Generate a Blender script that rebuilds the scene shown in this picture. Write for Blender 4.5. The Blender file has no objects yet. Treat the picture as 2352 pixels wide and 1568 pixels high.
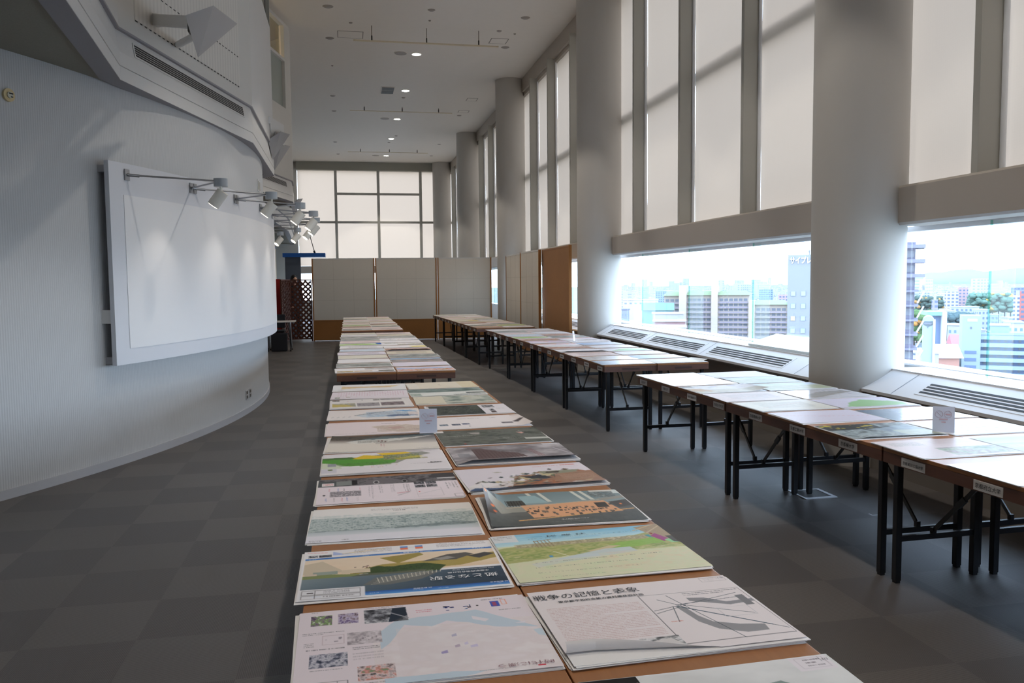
import bpy, bmesh, math, random
import numpy as np
from mathutils import Vector, Matrix
C = bpy.context.scene.collection
SC = bpy.context.scene
PI = math.pi
# ------------------------------------------------ camera
F = 1905.0
cam_d = bpy.data.cameras.new('camera'); cam = bpy.data.objects.new('camera', cam_d); C.objects.link(cam)
cam_d.sensor_width = 36.0; cam_d.lens = F/2352*36.0; cam_d.clip_start = .05; cam_d.clip_end = 6000
CAM_H = 1.64
yaw, pitch, roll = math.radians(11.098), math.radians(4.158), .0098
f0 = Vector((math.sin(yaw), math.cos(yaw), 0)); r0 = Vector((math.cos(yaw), -math.sin(yaw), 0)); zz = Vector((0, 0, 1))
fw = f0*math.cos(pitch) - zz*math.sin(pitch); up0 = f0*math.sin(pitch) + zz*math.cos(pitch)
rt = r0*math.cos(roll) - up0*math.sin(roll); up = r0*math.sin(roll) + up0*math.cos(roll)
M = Matrix((rt, up, -fw)).transposed().to_4x4(); M.translation = Vector((0, 0, CAM_H)); cam.matrix_world = M
SC.camera = cam
# ------------------------------------------------ world, exposure
SKY = 8.8
w = bpy.data.worlds.new('overcast_sky'); SC.world = w; w.use_nodes = True
nt = w.node_tree; nt.nodes.clear()
o = nt.nodes.new('ShaderNodeOutputWorld'); b = nt.nodes.new('ShaderNodeBackground')
tc = nt.nodes.new('ShaderNodeTexCoord'); sx = nt.nodes.new('ShaderNodeSeparateXYZ'); rp = nt.nodes.new('ShaderNodeValToRGB')
nt.links.new(tc.outputs['Generated'], sx.inputs[0]); nt.links.new(sx.outputs['Z'], rp.inputs[0])
rp.color_ramp.elements[0].position = 0.0; rp.color_ramp.elements[0].color = (.69, .82, 1, 1)
rp.color_ramp.elements[1].position = .5; rp.color_ramp.elements[1].color = (.57, .73, 1, 1)
nt.links.new(rp.outputs[0], b.inputs[0]); b.inputs[1].default_value = SKY; nt.links.new(b.outputs[0], o.inputs[0])
vs = SC.view_settings; vs.view_transform = 'Standard'; vs.look = 'None'; vs.gamma = 1; vs.use_curve_mapping = False; vs.exposure = 0.0
cy = SC.cycles
cy.max_bounces = 10; cy.diffuse_bounces = 6; cy.glossy_bounces = 4; cy.transmission_bounces = 6; cy.transparent_max_bounces = 16
cy.caustics_reflective = False; cy.caustics_refractive = False; cy.sample_clamp_indirect = 6.0
# ------------------------------------------------ materials
def lin(c):
    c = np.asarray(c, float)/255.0
    return np.where(c <= .04045, c/12.92, ((c+.055)/1.055)**2.4)
def L3(c): return tuple(float(x) for x in lin(c)) + (1.0,)
MATS = {}
def mat(name, col, rough=.6, metal=0.0, spec=.5, noise=None, bump=None, emit=None, coat=0.0):
    """procedural principled material; noise=(scale, amount) varies the colour, bump=(scale, strength)"""
    if name in MATS: return MATS[name]
    m = bpy.data.materials.new(name); m.use_nodes = True; nt = m.node_tree
    p = nt.nodes['Principled BSDF']; c = L3(col)
    p.inputs['Base Color'].default_value = c; p.inputs['Roughness'].default_value = rough
    p.inputs['Metallic'].default_value = metal; p.inputs['Specular IOR Level'].default_value = spec
    p.inputs['Coat Weight'].default_value = coat
    if noise or bump:
        tc = nt.nodes.new('ShaderNodeTexCoord')
    if noise:
        n = nt.nodes.new('ShaderNodeTexNoise'); n.inputs['Scale'].default_value = noise[0]; n.inputs['Detail'].default_value = 4
        mx = nt.nodes.new('ShaderNodeMix'); mx.data_type = 'RGBA'
        mx.inputs['A'].default_value = tuple(x*(1-noise[1]) for x in c[:3]) + (1,); mx.inputs['B'].default_value = tuple(min(1, x*(1+noise[1])) for x in c[:3]) + (1,)
        nt.links.new(tc.outputs['Object'], n.inputs['Vector']); nt.links.new(n.outputs['Fac'], mx.inputs['Factor']); nt.links.new(mx.outputs['Result'], p.inputs['Base Color'])
    if bump:
        n = nt.nodes.new('ShaderNodeTexNoise'); n.inputs['Scale'].default_value = bump[0]
        bp = nt.nodes.new('ShaderNodeBump'); bp.inputs['Strength'].default_value = bump[1]; bp.inputs['Distance'].default_value = .002
        nt.links.new(tc.outputs['Object'], n.inputs['Vector']); nt.links.new(n.outputs['Fac'], bp.inputs['Height']); nt.links.new(bp.outputs[0], p.inputs['Normal'])
    if emit:
        p.inputs['Emission Color'].default_value = L3(emit[0]); p.inputs['Emission Strength'].default_value = emit[1]
    MATS[name] = m; return m
def N(nt, t, **kw):
    n = nt.nodes.new(t)
    for k, v in kw.items():
        if k.startswith('i_'): n.inputs[k[2:].replace('_', ' ')].default_value = v
        else: setattr(n, k, v)
    return n
def mth(nt, op, a, b=None, c=None):
    n = nt.nodes.new('ShaderNodeMath'); n.operation = op
    for i, x in enumerate((a, b, c)):
        if x is None: continue
        if isinstance(x, (int, float)): n.inputs[i].default_value = x
        else: nt.links.new(x, n.inputs[i])
    return n.outputs[0]
def mixc(nt, fac, A, B):
    n = nt.nodes.new('ShaderNodeMix'); n.data_type = 'RGBA'
    for k, x in (('Factor', fac), ('A', A), ('B', B)):
        if isinstance(x, (int, float, tuple)): n.inputs[k].default_value = x
        else: nt.links.new(x, n.inputs[k])
    return n.outputs['Result']
# carpet tiles: half-metre squares, quarter-turned ribs, slightly different greys
def carpet():
    m = bpy.data.materials.new('carpet_tiles'); m.use_nodes = True; nt = m.node_tree; p = nt.nodes['Principled BSDF']
    tc = N(nt, 'ShaderNodeTexCoord'); sp = N(nt, 'ShaderNodeSeparateXYZ'); nt.links.new(tc.outputs['Object'], sp.inputs[0])
    X, Y = sp.outputs[0], sp.outputs[1]
    tx = mth(nt, 'FLOOR', mth(nt, 'MULTIPLY', X, 2.0)); ty = mth(nt, 'FLOOR', mth(nt, 'MULTIPLY', Y, 2.0))
    par = mth(nt, 'PINGPONG', mth(nt, 'ADD', tx, ty), 1.0)
    cx = N(nt, 'ShaderNodeCombineXYZ'); nt.links.new(tx, cx.inputs[0]); nt.links.new(ty, cx.inputs[1])
    wn = N(nt, 'ShaderNodeTexWhiteNoise', noise_dimensions='2D'); nt.links.new(cx.outputs[0], wn.inputs['Vector'])
    ra = mth(nt, 'SINE', mth(nt, 'MULTIPLY', X, 2*PI/.0075)); rb = mth(nt, 'SINE', mth(nt, 'MULTIPLY', Y, 2*PI/.0075))
    rib = N(nt, 'ShaderNodeMix'); nt.links.new(par, rib.inputs['Factor']); nt.links.new(ra, rib.inputs[2]); nt.links.new(rb, rib.inputs[3])
    rib01 = mth(nt, 'MULTIPLY_ADD', rib.outputs[0], .5, .5)
    no = N(nt, 'ShaderNodeTexNoise', i_Scale=220.0, i_Detail=2.0); nt.links.new(tc.outputs['Object'], no.inputs['Vector'])
    base = mixc(nt, par, L3((85, 80, 78)), L3((98, 93, 90)))
    base = mixc(nt, mth(nt, 'MULTIPLY', wn.outputs['Value'], .35), base, L3((78, 74, 72)))
    v = mth(nt, 'MULTIPLY', mth(nt, 'MULTIPLY_ADD', rib01, .55, .66), mth(nt, 'MULTIPLY_ADD', no.outputs['Fac'], .7, .6))
    mm = N(nt, 'ShaderNodeVectorMath', operation='SCALE'); nt.links.new(base, mm.inputs[0]); nt.links.new(v, mm.inputs['Scale'])
    nt.links.new(mm.outputs[0], p.inputs['Base Color'])
    bp = N(nt, 'ShaderNodeBump', i_Strength=.25, i_Distance=.002); nt.links.new(rib01, bp.inputs['Height']); nt.links.new(bp.outputs[0], p.inputs['Normal'])
    p.inputs['Roughness'].default_value = .5; p.inputs['Specular IOR Level'].default_value = .5; p.inputs['Sheen Weight'].default_value = 0.0; p.inputs['Sheen Roughness'].default_value = .5
    return m
# wall paper with fine vertical ribs (angle around the curved wall, or a plane)
def ribbed(name, col, pitch, centre=None, axis='Y', amt=.12):
    m = bpy.data.materials.new(name); m.use_nodes = True; nt = m.node_tree; p = nt.nodes['Principled BSDF']
    tc = N(nt, 'ShaderNodeTexCoord'); sp = N(nt, 'ShaderNodeSeparateXYZ'); nt.links.new(tc.outputs['Object'], sp.inputs[0])
    if centre:
        a = mth(nt, 'ARCTAN2', mth(nt, 'SUBTRACT', sp.outputs[1], centre[1]), mth(nt, 'SUBTRACT', sp.outputs[0], centre[0]))
        s = mth(nt, 'MULTIPLY', a, centre[2])
    else: s = sp.outputs['XYZ'.index(axis)]
    wv = mth(nt, 'MULTIPLY_ADD', mth(nt, 'SINE', mth(nt, 'MULTIPLY', s, 2*PI/pitch)), .5, .5)
    c = L3(col); nt.links.new(mixc(nt, wv, tuple(x*(1-amt) for x in c[:3])+(1,), c), p.inputs['Base Color'])
    bp = N(nt, 'ShaderNodeBump', i_Strength=.35, i_Distance=.003); nt.links.new(wv, bp.inputs['Height']); nt.links.new(bp.outputs[0], p.inputs['Normal'])
    p.inputs['Roughness'].default_value = .75; p.inputs['Specular IOR Level'].default_value = .25
    return m
def glassmat(name, tint, refl=.025, rough=0.0):
    m = bpy.data.materials.new(name); m.use_nodes = True; nt = m.node_tree; nt.nodes.clear()
    o = N(nt, 'ShaderNodeOutputMaterial'); t = N(nt, 'ShaderNodeBsdfTransparent'); g = N(nt, 'ShaderNodeBsdfGlossy'); x = N(nt, 'ShaderNodeMixShader')
    t.inputs[0].default_value = tint + (1,); g.inputs['Roughness'].default_value = rough
    lw = N(nt, 'ShaderNodeLayerWeight', i_Blend=.5)
    nt.links.new(mth(nt, 'MULTIPLY_ADD', mth(nt, 'POWER', lw.outputs['Facing'], 5.0), .9*(1-refl), refl), x.inputs[0])
    nt.links.new(t.outputs[0], x.inputs[1]); nt.links.new(g.outputs[0], x.inputs[2]); nt.links.new(x.outputs[0], o.inputs[0])
    return m
def blindmat():
    m = bpy.data.materials.new('roller_blind_fabric'); m.use_nodes = True; nt = m.node_tree; nt.nodes.clear()
    o = N(nt, 'ShaderNodeOutputMaterial'); t = N(nt, 'ShaderNodeBsdfTranslucent'); d = N(nt, 'ShaderNodeBsdfDiffuse'); a = N(nt, 'ShaderNodeAddShader')
    tc = N(nt, 'ShaderNodeTexCoord'); sp = N(nt, 'ShaderNodeSeparateXYZ'); nt.links.new(tc.outputs['Object'], sp.inputs[0])
    wv = mth(nt, 'SINE', mth(nt, 'MULTIPLY', sp.outputs[2], 2*PI/.02)); wh = mth(nt, 'SINE', mth(nt, 'MULTIPLY', mth(nt, 'ADD', sp.outputs[1], sp.outputs[0]), 2*PI/.025))
    f = mth(nt, 'MULTIPLY_ADD', mth(nt, 'ADD', wv, wh), .2, .5)
    k = .155
    nt.links.new(mixc(nt, f, (1.03*k, .755*k, .56*k, 1), (1.10*k, .81*k, .60*k, 1)), t.inputs[0]); d.inputs[0].default_value = (.42, .40, .37, 1)
    nt.links.new(t.outputs[0], a.inputs[0]); nt.links.new(d.outputs[0], a.inputs[1]); nt.links.new(a.outputs[0], o.inputs[0])
    return m
def woodmat(name, c1, c2, rough=.45, scale=1.0):
    m = bpy.data.materials.new(name); m.use_nodes = True; nt = m.node_tree; p = nt.nodes['Principled BSDF']
    tc = N(nt, 'ShaderNodeTexCoord'); mp = N(nt, 'ShaderNodeMapping'); mp.inputs['Scale'].default_value = (14*scale, 1.2*scale, 14*scale)
    n = N(nt, 'ShaderNodeTexNoise', i_Scale=2.2, i_Detail=5.0, i_Distortion=1.2); n2 = N(nt, 'ShaderNodeTexNoise', i_Scale=1.3)
    nt.links.new(tc.outputs['Object'], mp.inputs[0]); nt.links.new(mp.outputs[0], n.inputs['Vector']); nt.links.new(tc.outputs['Object'], n2.inputs['Vector'])
    c = mixc(nt, n.outputs['Fac'], L3(c1), L3(c2)); c = mixc(nt, mth(nt, 'MULTIPLY', n2.outputs['Fac'], .35), c, L3([x*.7 for x in c1]))
    nt.links.new(c, p.inputs['Base Color']); p.inputs['Roughness'].default_value = rough
    return m
M_CARPET = carpet(); M_BLIND = blindmat()
M_GLASS = glassmat('clear_glass', (.975, .99, .985), .025); M_FIN = glassmat('fin_glass', (.93, .975, .965)); M_FINE = glassmat('green_glass_edge', (.62, .88, .80))
M_DARKGLASS = glassmat('upper_window_glass', (.70, .74, .74), .12)
M_WALLC = ribbed('ribbed_wall_paper', (196, 197, 198), .022, (-12.0, 12.3, 10.8))
M_PERF = ribbed('vertical_slot_panel', (214, 211, 205), .075, None, 'Y', .10)
M_WHITE = mat('white_painted_metal', (208, 207, 205), .45, noise=(3, .02))
M_WALL = mat('matt_wall_paint', (206, 204, 199), .8, spec=.2, noise=(2, .03))
M_CEIL = mat('ceiling_board', (214, 208, 200), .85, spec=.1, noise=(6, .02), bump=(300, .1))
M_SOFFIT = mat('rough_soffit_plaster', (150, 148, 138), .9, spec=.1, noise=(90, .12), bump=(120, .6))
M_GREYBAND = mat('grey_painted_band', (150, 148, 152), .6, spec=.3)
M_COL = mat('column_paint', (184, 180, 174), .55, spec=.4, noise=(4, .015))
M_BEAM = mat('beam_paint', (172, 164, 155), .6, spec=.3, noise=(4, .02))
M_MULL = mat('grey_painted_mullion', (170, 168, 160), .5, spec=.4)
M_SILL = mat('white_sill_enamel', (226, 228, 232), .3, spec=.5)
M_KICK = mat('brown_grey_cabinet_front', (120, 112, 104), .6)
M_BLACK = mat('black_slot_shadow', (18, 18, 20), .6)
M_BASEB = mat('grey_vinyl_skirting', (176, 176, 180), .5)
M_TABLE = woodmat('brown_table_veneer', (152, 98, 56), (178, 121, 74), .38)
M_APRON = woodmat('dark_table_edge', (96, 62, 50), (118, 80, 64), .42)
M_LEG = mat('black_steel', (22, 25, 30), .35, metal=.0, spec=.6)
M_BRACE = mat('dull_brace_steel', (86, 88, 88), .4, metal=.6)
M_PAPER = mat('white_poster_paper', (236, 233, 232), .5, spec=.3, noise=(30, .01))
M_PANEL = mat('white_pinboard', (214, 208, 198), .8, spec=.15, noise=(30, .02))
M_PWOOD = woodmat('orange_partition_wood', (154, 104, 54), (176, 120, 64), .5)
M_PBOARD = woodmat('plain_hardboard', (160, 112, 70), (170, 122, 78), .7, .3)
M_CHROME = mat('brushed_steel', (150, 152, 156), .3, metal=.8)
M_LAMPW = mat('white_lamp_enamel', (228, 224, 214), .4)
M_PYR = mat('grey_speaker_enamel', (136, 136, 139), .45)
# ------------------------------------------------ mesh helpers
class MB:
    """collects shapes; build() links them as ONE mesh object"""
    def __init__(s): s.bm = bmesh.new()
    def box(s, x0, x1, y0, y1, z0, z1, bev=0.0, mtx=None):
        r = bmesh.ops.create_cube(s.bm, size=1.0); vs = r['verts']
        T = Matrix.Translation(((x0+x1)/2, (y0+y1)/2, (z0+z1)/2)) @ Matrix.Diagonal((abs(x1-x0), abs(y1-y0), abs(z1-z0), 1))
        if mtx is not None: T = mtx @ T
        bmesh.ops.transform(s.bm, matrix=T, verts=vs)
        if bev > 0:
            es = list({e for v in vs for e in v.link_edges})
            bmesh.ops.bevel(s.bm, geom=es, offset=bev, segments=2, affect='EDGES', profile=.7)
        return s
    def cyl(s, p, q, r, n=16, r2=None, caps=True):
        p, q = Vector(p), Vector(q); d = q-p; L = d.length
        rr = bmesh.ops.create_cone(s.bm, cap_ends=caps, segments=n, radius1=r, radius2=r if r2 is None else r2, depth=L)
        T = Matrix.Translation((p+q)/2) @ d.to_track_quat('Z', 'Y').to_matrix().to_4x4()
        bmesh.ops.transform(s.bm, matrix=T, verts=rr['verts']); return s
    def bar(s, p, q, wx, wy):
        p, q = Vector(p), Vector(q); d = q-p
        r = bmesh.ops.create_cube(s.bm, size=1.0)
        T = Matrix.Translation((p+q)/2) @ d.to_track_quat('Z', 'Y').to_matrix().to_4x4() @ Matrix.Diagonal((wx, wy, d.length, 1))
        bmesh.ops.transform(s.bm, matrix=T, verts=r['verts']); return s
    def sph(s, c, r, sc=(1, 1, 1), seg=16):
        rr = bmesh.ops.create_uvsphere(s.bm, u_segments=seg, v_segments=max(6, seg//2), radius=r)
        bmesh.ops.transform(s.bm, matrix=Matrix.Translation(c) @ Matrix.Diagonal(tuple(sc)+(1,)), verts=rr['verts']); return s
    def face(s, pts):
        s.bm.faces.new([s.bm.verts.new(p) for p in pts]); return s
    def prism(s, pts, z0, z1):
        """closed plan outline pushed up from z0 to z1"""
        a = [s.bm.verts.new((p[0], p[1], z0)) for p in pts]; b = [s.bm.verts.new((p[0], p[1], z1)) for p in pts]; n = len(pts)
        s.bm.faces.new(a[::-1]); s.bm.faces.new(b)
        for i in range(n): s.bm.faces.new((a[i], a[(i+1) % n], b[(i+1) % n], b[i]))
        return s
    def sweepY(s, prof, y0, y1):
        """closed XZ profile pushed along Y"""
        a = [s.bm.verts.new((p[0], y0, p[1])) for p in prof]; b = [s.bm.verts.new((p[0], y1, p[1])) for p in prof]; n = len(prof)
        s.bm.faces.new(a); s.bm.faces.new(b[::-1])
        for i in range(n): s.bm.faces.new((a[i], b[i], b[(i+1) % n], a[(i+1) % n]))
        return s
    def build(s, name, m, parent=None, smooth=False, loc=None):
        bmesh.ops.recalc_face_normals(s.bm, faces=s.bm.faces)
        me = bpy.data.meshes.new(name); s.bm.to_mesh(me); s.bm.free(); me.materials.append(m)
        if smooth:
            for p in me.polygons: p.use_smooth = True
            try: me.set_sharp_from_angle(angle=math.radians(35))
            except Exception: pass
        o = bpy.data.objects.new(name, me); C.objects.link(o)
        if parent: o.parent = parent
        if loc: o.location = loc
        return o
def raw(name, verts, faces, m, parent=None, smooth=False):
    me = bpy.data.meshes.new(name); me.from_pydata([tuple(v) for v in verts], [], faces); me.materials.append(m); me.update()
    if smooth:
        for p in me.polygons: p.use_smooth = True
    o = bpy.data.objects.new(name, me); C.objects.link(o)
    if parent: o.parent = parent
    return o
def thing(name, label, cat, loc=(0, 0, 0), rz=0, group=None):
    o = bpy.data.objects.new(name, None); C.objects.link(o); o.location = loc; o.rotation_euler = (0, 0, rz); o.empty_display_size = .1
    return tag(o, label, cat, group)
def tag(o, label, cat, group=None):
    o['label'] = label; o['category'] = cat
    if group: o['group'] = group
    return o
def struct(o): o['kind'] = 'structure'; return o
def copy_tree(o, parent=None):
    c = o.copy(); C.objects.link(c)
    if parent is not None: c.parent = parent
    for ch in list(o.children): copy_tree(ch, c)
    return c
def text_mesh(name, s, size, m, parent, loc, rot=(0, 0, 0), align='LEFT', thick=0.0, sx=1.0, bold=0.0):
    cu = bpy.data.curves.new(name, 'FONT'); cu.body = s; cu.size = size; cu.align_x = align; cu.extrude = thick; cu.offset = bold; cu.resolution_u = 2
    t = bpy.data.objects.new(name, cu); C.objects.link(t)
    me = bpy.data.meshes.new_from_object(t.evaluated_get(bpy.context.evaluated_depsgraph_get())); bpy.data.objects.remove(t); bpy.data.curves.remove(cu)
    me.materials.clear(); me.materials.append(m); o = bpy.data.objects.new(name, me); C.objects.link(o)
    o.parent = parent; o.location = loc; o.rotation_euler = rot; o.scale = (sx, 1, 1); return o
def many(name, verts, faces, T, m, parent=None):
    """one mesh of many copies of a small shape; T = list of 4x4 arrays"""
    v = np.c_[np.array(verts, float), np.ones(len(verts))]; V = np.concatenate([(v @ np.array(t).T)[:, :3] for t in T]); n = len(verts)
    Fc = [tuple(i+k*n for i in f) for k in range(len(T)) for f in faces]; return raw(name, V.tolist(), Fc, m, parent)
CUBE = ([(x, y, z) for x in (-1, 1) for y in (-1, 1) for z in (0, 1)], [(0, 1, 3, 2), (4, 6, 7, 5), (0, 4, 5, 1), (2, 3, 7, 6), (1, 5, 7, 3), (0, 2, 6, 4)])
def _ball():
    b_ = bmesh.new(); bmesh.ops.create_icosphere(b_, subdivisions=2, radius=1.0); v = [tuple(x.co) for x in b_.verts]; f = [tuple(x.index for x in q.verts) for q in b_.faces]; b_.free(); return v, f
BALL = _ball()
ORD = 'first second third fourth fifth sixth seventh eighth ninth tenth eleventh twelfth thirteenth fourteenth fifteenth sixteenth'.split()
# ================================================= THE ROOM
ZC = 7.15                      # ceiling
GX = 5.04                      # glass plane of the window wall
COLY = [6.75, 14.6, 22.9, 31.2, 39.0]
YF, YB = -5.0, 39.4
struct(MB().box(-10, 5.3, YF, YB+.3, -.3, 0).build('floor', M_CARPET))
struct(MB().box(-2.6, 5.3, YF, YB+.3, ZC, ZC+.3).build('ceiling', M_CEIL))
struct(MB().box(-10, 5.3, YF-.2, YF, 0, ZC).build('wall_front', M_WALL))
struct(MB().box(-10.2, -10, YF, YB, 0, 3.6).build('wall_left', M_WALL))
# curved wall
def arc_wall(cx, cy, R, a0, a1, z0, z1, th, n=96):
    mb = MB(); P = []
    for i in range(n+1):
        a = math.radians(a0+(a1-a0)*i/n); P.append((cx+R*math.cos(a), cy+R*math.sin(a)))
    Q = [(cx+(R-th)*math.cos(math.radians(a0+(a1-a0)*i/n)), cy+(R-th)*math.sin(math.radians(a0+(a1-a0)*i/n))) for i in range(n+1)]
    b = mb.bm; V = [[b.verts.new((p[0], p[1], z)) for p in L] for L, z in ((P, z0), (P, z1), (Q, z1), (Q, z0))]
    for k in range(4):
        A, B = V[k], V[(k+1) % 4]
        for i in range(n): b.faces.new((A[i], A[i+1], B[i+1], B[i]))
    b.faces.new([V[k][0] for k in range(4)]); b.faces.new([V[k][n] for k in range(4)])
    return mb
struct(arc_wall(-12, 12.3, 10.8, -78, 62, 0, 3.44, .15, 140).build('wall_curved', M_WALLC, smooth=True))
struct(arc_wall(-12, 12.3, 10.812, -78, 62, 0, .075, .02, 140).build('baseboard_left', M_BASEB, smooth=True))
struct(arc_wall(-13.4, 31.0, 10.8, -62, 62, 0, 3.44, .15, 90).build('wall_curved', mat('far_wall_paint', (196, 202, 206), .8), smooth=True))
# saw-tooth upper storey: soffit, stepped fascia, slotted upper wall
FAC = [(-1.35, 2.4), (-1.90, 7.87), (-1.14, 11.1), (-1.16, 14.4), (-1.90, 15.67), (-1.14, 18.9), (-1.17, 19.7), (-2.12, 20.9), (-1.96, 29.5), (-2.38, YB)]
FAC = [(-1.0, YF)] + FAC
def offs(pts, d):
    """offset the open outline by d towards the hall (+x side)"""
    out = []
    for i, p in enumerate(pts):
        ns = []
        for a, b in ((i-1, i), (i, i+1)):
            if a < 0 or b >= len(pts): continue
            u = Vector((pts[b][0]-pts[a][0], pts[b][1]-pts[a][1])).normalized(); ns.append(Vector((u.y, -u.x)))
        if len(ns) == 2:
            n = (ns[0]+ns[1]).normalized(); k = d/max(.5, n.dot(ns[0]))
        else: n, k = ns[0], d
        out.append((p[0]+n.x*k, p[1]+n.y*k))
    return out
ZS = 3.42
def band(name, prof, m, i0=0, i1=None, smooth=False):
    """profile of (offset, z) points swept along the saw-tooth line"""
    base = FAC[i0:i1] if i1 else FAC[i0:]
    full = [offs(FAC, d)[i0:i1] if i1 else offs(FAC, d)[i0:] for d, z in prof]
    vs, fs = [], []; n = len(base); k = len(prof)
    for j, (d, z) in enumerate(prof):
        for p in full[j]: vs.append((p[0], p[1], z))
    for j in range(k-1):
        for i in range(n-1): fs.append((j*n+i, j*n+i+1, (j+1)*n+i+1, (j+1)*n+i))
    return raw(name, vs, fs, m)
so = offs(FAC, -.06)
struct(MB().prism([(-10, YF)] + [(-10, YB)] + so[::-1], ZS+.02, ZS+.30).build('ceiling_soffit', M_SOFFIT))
struct(band('trim_1', [(-.17, ZS+.03), (-.17, ZS), (-.004, ZS)], M_GREYBAND))
struct(band('trim_2', [(-.004, ZS-.001), (0, ZS), (0, 3.532), (-.012, 3.534), (-.012, 3.543), (0, 3.545), (0, 3.66), (-.028, 3.83), (-.028, 3.862), (-.0, 3.862)], M_WHITE))
struct(band('trim_3', [(-.03, 3.852), (.004, 3.852), (.004, 3.872)], M_GREYBAND))
# upper wall: plain border, slotted field, window bands over the teeth
U = offs(FAC, 0.0)
def seg_wall(name, a, b, z0, z1, m, th=.12, parent=None):
    a, b = Vector(a), Vector(b); u = (b-a).normalized(); n = Vector((u.y, -u.x)); q = [a, b, b-n*th, a-n*th]
    return MB().prism([(p.x, p.y) for p in q], z0, z1).build(name, m, parent)
for i in range(len(U)-1):
    a, b = Vector(U[i]), Vector(U[i+1]); L = (b-a).length; u = (b-a)/L
    nm = 'wall_upper'
    if i == 3:                     # facet seen edge-on with glazing above
        struct(seg_wall(nm, a, b, 3.86, 5.80, M_WHITE)); struct(seg_wall(nm, a, b, 7.05, ZC, M_WHITE))
        wn = bpy.data.objects.new('window_1', None); C.objects.link(wn); struct(wn)
        seg_wall('window_pane', a+u*.06-Vector((.05, 0)), b-u*.06-Vector((.05, 0)), 5.80, 7.05, M_DARKGLASS, .01, wn)
        for t in (0, .33, .66, 1): p = a+u*(L-.08)*t; seg_wall('mullion', p, p+u*.08, 5.80, 7.05, M_MULL, .12, wn)
    elif i == 5:                   # facet with the warm-lit window
        s0, s1 = 1.22, 2.98
        struct(seg_wall(nm, a, b, 3.86, 5.35, M_WALL)); struct(seg_wall(nm, a, b, 7.08, ZC, M_WALL))
        struct(seg_wall(nm, a, a+u*s0, 5.35, 7.08, M_WALL)); struct(seg_wall(nm, a+u*s1, b, 5.35, 7.08, M_WALL))
        wn = bpy.data.objects.new('window_2', None); C.objects.link(wn); struct(wn)
        seg_wall('window_pane', a+u*s0-Vector((.09, 0)), a+u*s1-Vector((.09, 0)), 5.35, 7.08, M_DARKGLASS, .01, wn)
        seg_wall('window_rail', a+u*s0, a+u*s1, 6.34, 6.40, M_WHITE, .09, wn)
        seg_wall('lower_panel', a+u*s0-Vector((.06, 0)), a+u*s1-Vector((.06, 0)), 5.35, 6.34, mat('grey_green_spandrel', (150, 158, 152), .3), .02, wn)
    else:
        struct(seg_wall(nm, a, b, 3.86, ZC, M_WALL))
    if i in (2, 1):                # slotted field with the dotted joint lines
        n = Vector((u.y, -u.x)); e = MB()
        s0, s1, z0, z1 = (.30, L-.42, 4.02, 6.9) if i == 2 else (.2, L-.3, 4.02, 6.9)
        p, q = a+u*s0+n*.004, a+u*s1+n*.004
        struct(seg_wall('wall_slotted_panel', p, q, z0, z1, M_PERF, .004))
        k = MB(); t = 0.0
        while t < s1-s0:
            c = a+u*(s0+t); k.box(-.001, .0, 0, .045, z0-.014, z0-.004, mtx=Matrix.Translation((c.x+n.x*.006, c.y+n.y*.006, 0)) @ Matrix.Rotation(math.atan2(-u.x, u.y), 4, 'Z')); t += .09
        t = 0.0
        while t < s1-s0:
            c = a+u*(s0+t); k.box(-.001, .0, 0, .045, 4.36, 4.37, mtx=Matrix.Translation((c.x+n.x*.006, c.y+n.y*.006, 0)) @ Matrix.Rotation(math.atan2(-u.x, u.y), 4, 'Z')); t += .09
        struct(k.build('trim_4', M_BLACK))
# rooms behind the upper windows
struct(MB().box(-4.6, -4.5, 14.5, 22, 3.9, 7.15).build('wall_room_behind', mat('warm_room_wall', (190, 150, 96), .7, noise=(1.5, .25))))
struct(MB().box(-4.6, -1.95, 10.6, 10.7, 3.9, 7.15).build('wall_room_behind', M_WALL))
struct(MB().box(-4.6, -2.0, 7, 22, 7.15, 7.3).build('ceiling_upper', mat('warm_room_wall', (190, 150, 96), .7)))
struct(MB().box(-4.6, -2.0, 22, 22.1, 3.9, 7.15).build('wall_room_behind', M_WALL))
struct(MB().box(-4.6, -4.5, 7, 14.5, 3.9, 7.15).build('wall_room_behind', M_WALL))
t = thing('globe_lamp', 'small warm glowing lamp inside the room behind the upper window', 'lamp', (-2.35, 17.6, 6.75))
MB().sph((0, 0, 0), .05).build('globe', mat('warm_globe', (255, 214, 150), .5, emit=((255, 200, 130), 20)), t, True); MB().cyl((0, 0, .04), (0, 0, .4), .01, 8).build('stem', M_CHROME, t)
l = bpy.data.lights.new('room_lamp', 'POINT'); l.energy = 70; l.color = (1, .75, .45); l.shadow_soft_size = .1; lo = bpy.data.objects.new('room_lamp', l); C.objects.link(lo); lo.parent = t; lo.location = (-.5, 0, -.25)
# air slots in the sloping strip of the fascia
def air_slot(i, s0, s1, label):
    a, b = Vector(FAC[i]), Vector(FAC[i+1]); u = (b-a).normalized(); n = Vector((u.y, -u.x)); rz = math.atan2(-u.x, u.y)
    t = thing('air_slot_grille', label, 'grille', (a.x+u.x*s0-n.x*.014, a.y+u.y*s0-n.y*.014, 3.745), rz, 'air slots along the balcony fascia')
    sl = math.atan2(.17, .028); L = s1-s0
    T = Matrix.Rotation(sl, 4, 'Y')                     # local x runs down the slope
    fr = MB(); fr.box(-.066, .066, -.02, L+.02, .0025, .006, mtx=T); fr.build('frame', M_WHITE, t)
    for k in range(5):
        if k % 1 == 0: MB().box(-.052+k*.0215, -.037+k*.0215, 0, L, .006, .0075, mtx=T).build('slot', M_BLACK, t)
    return t
air_slot(2, .30, 3.02, 'long black slotted air grille in the nearest white fascia above the projection board')
air_slot(5, .25, 2.9, 'smaller slotted air grille in the second fascia, beyond the nearest one')
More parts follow.
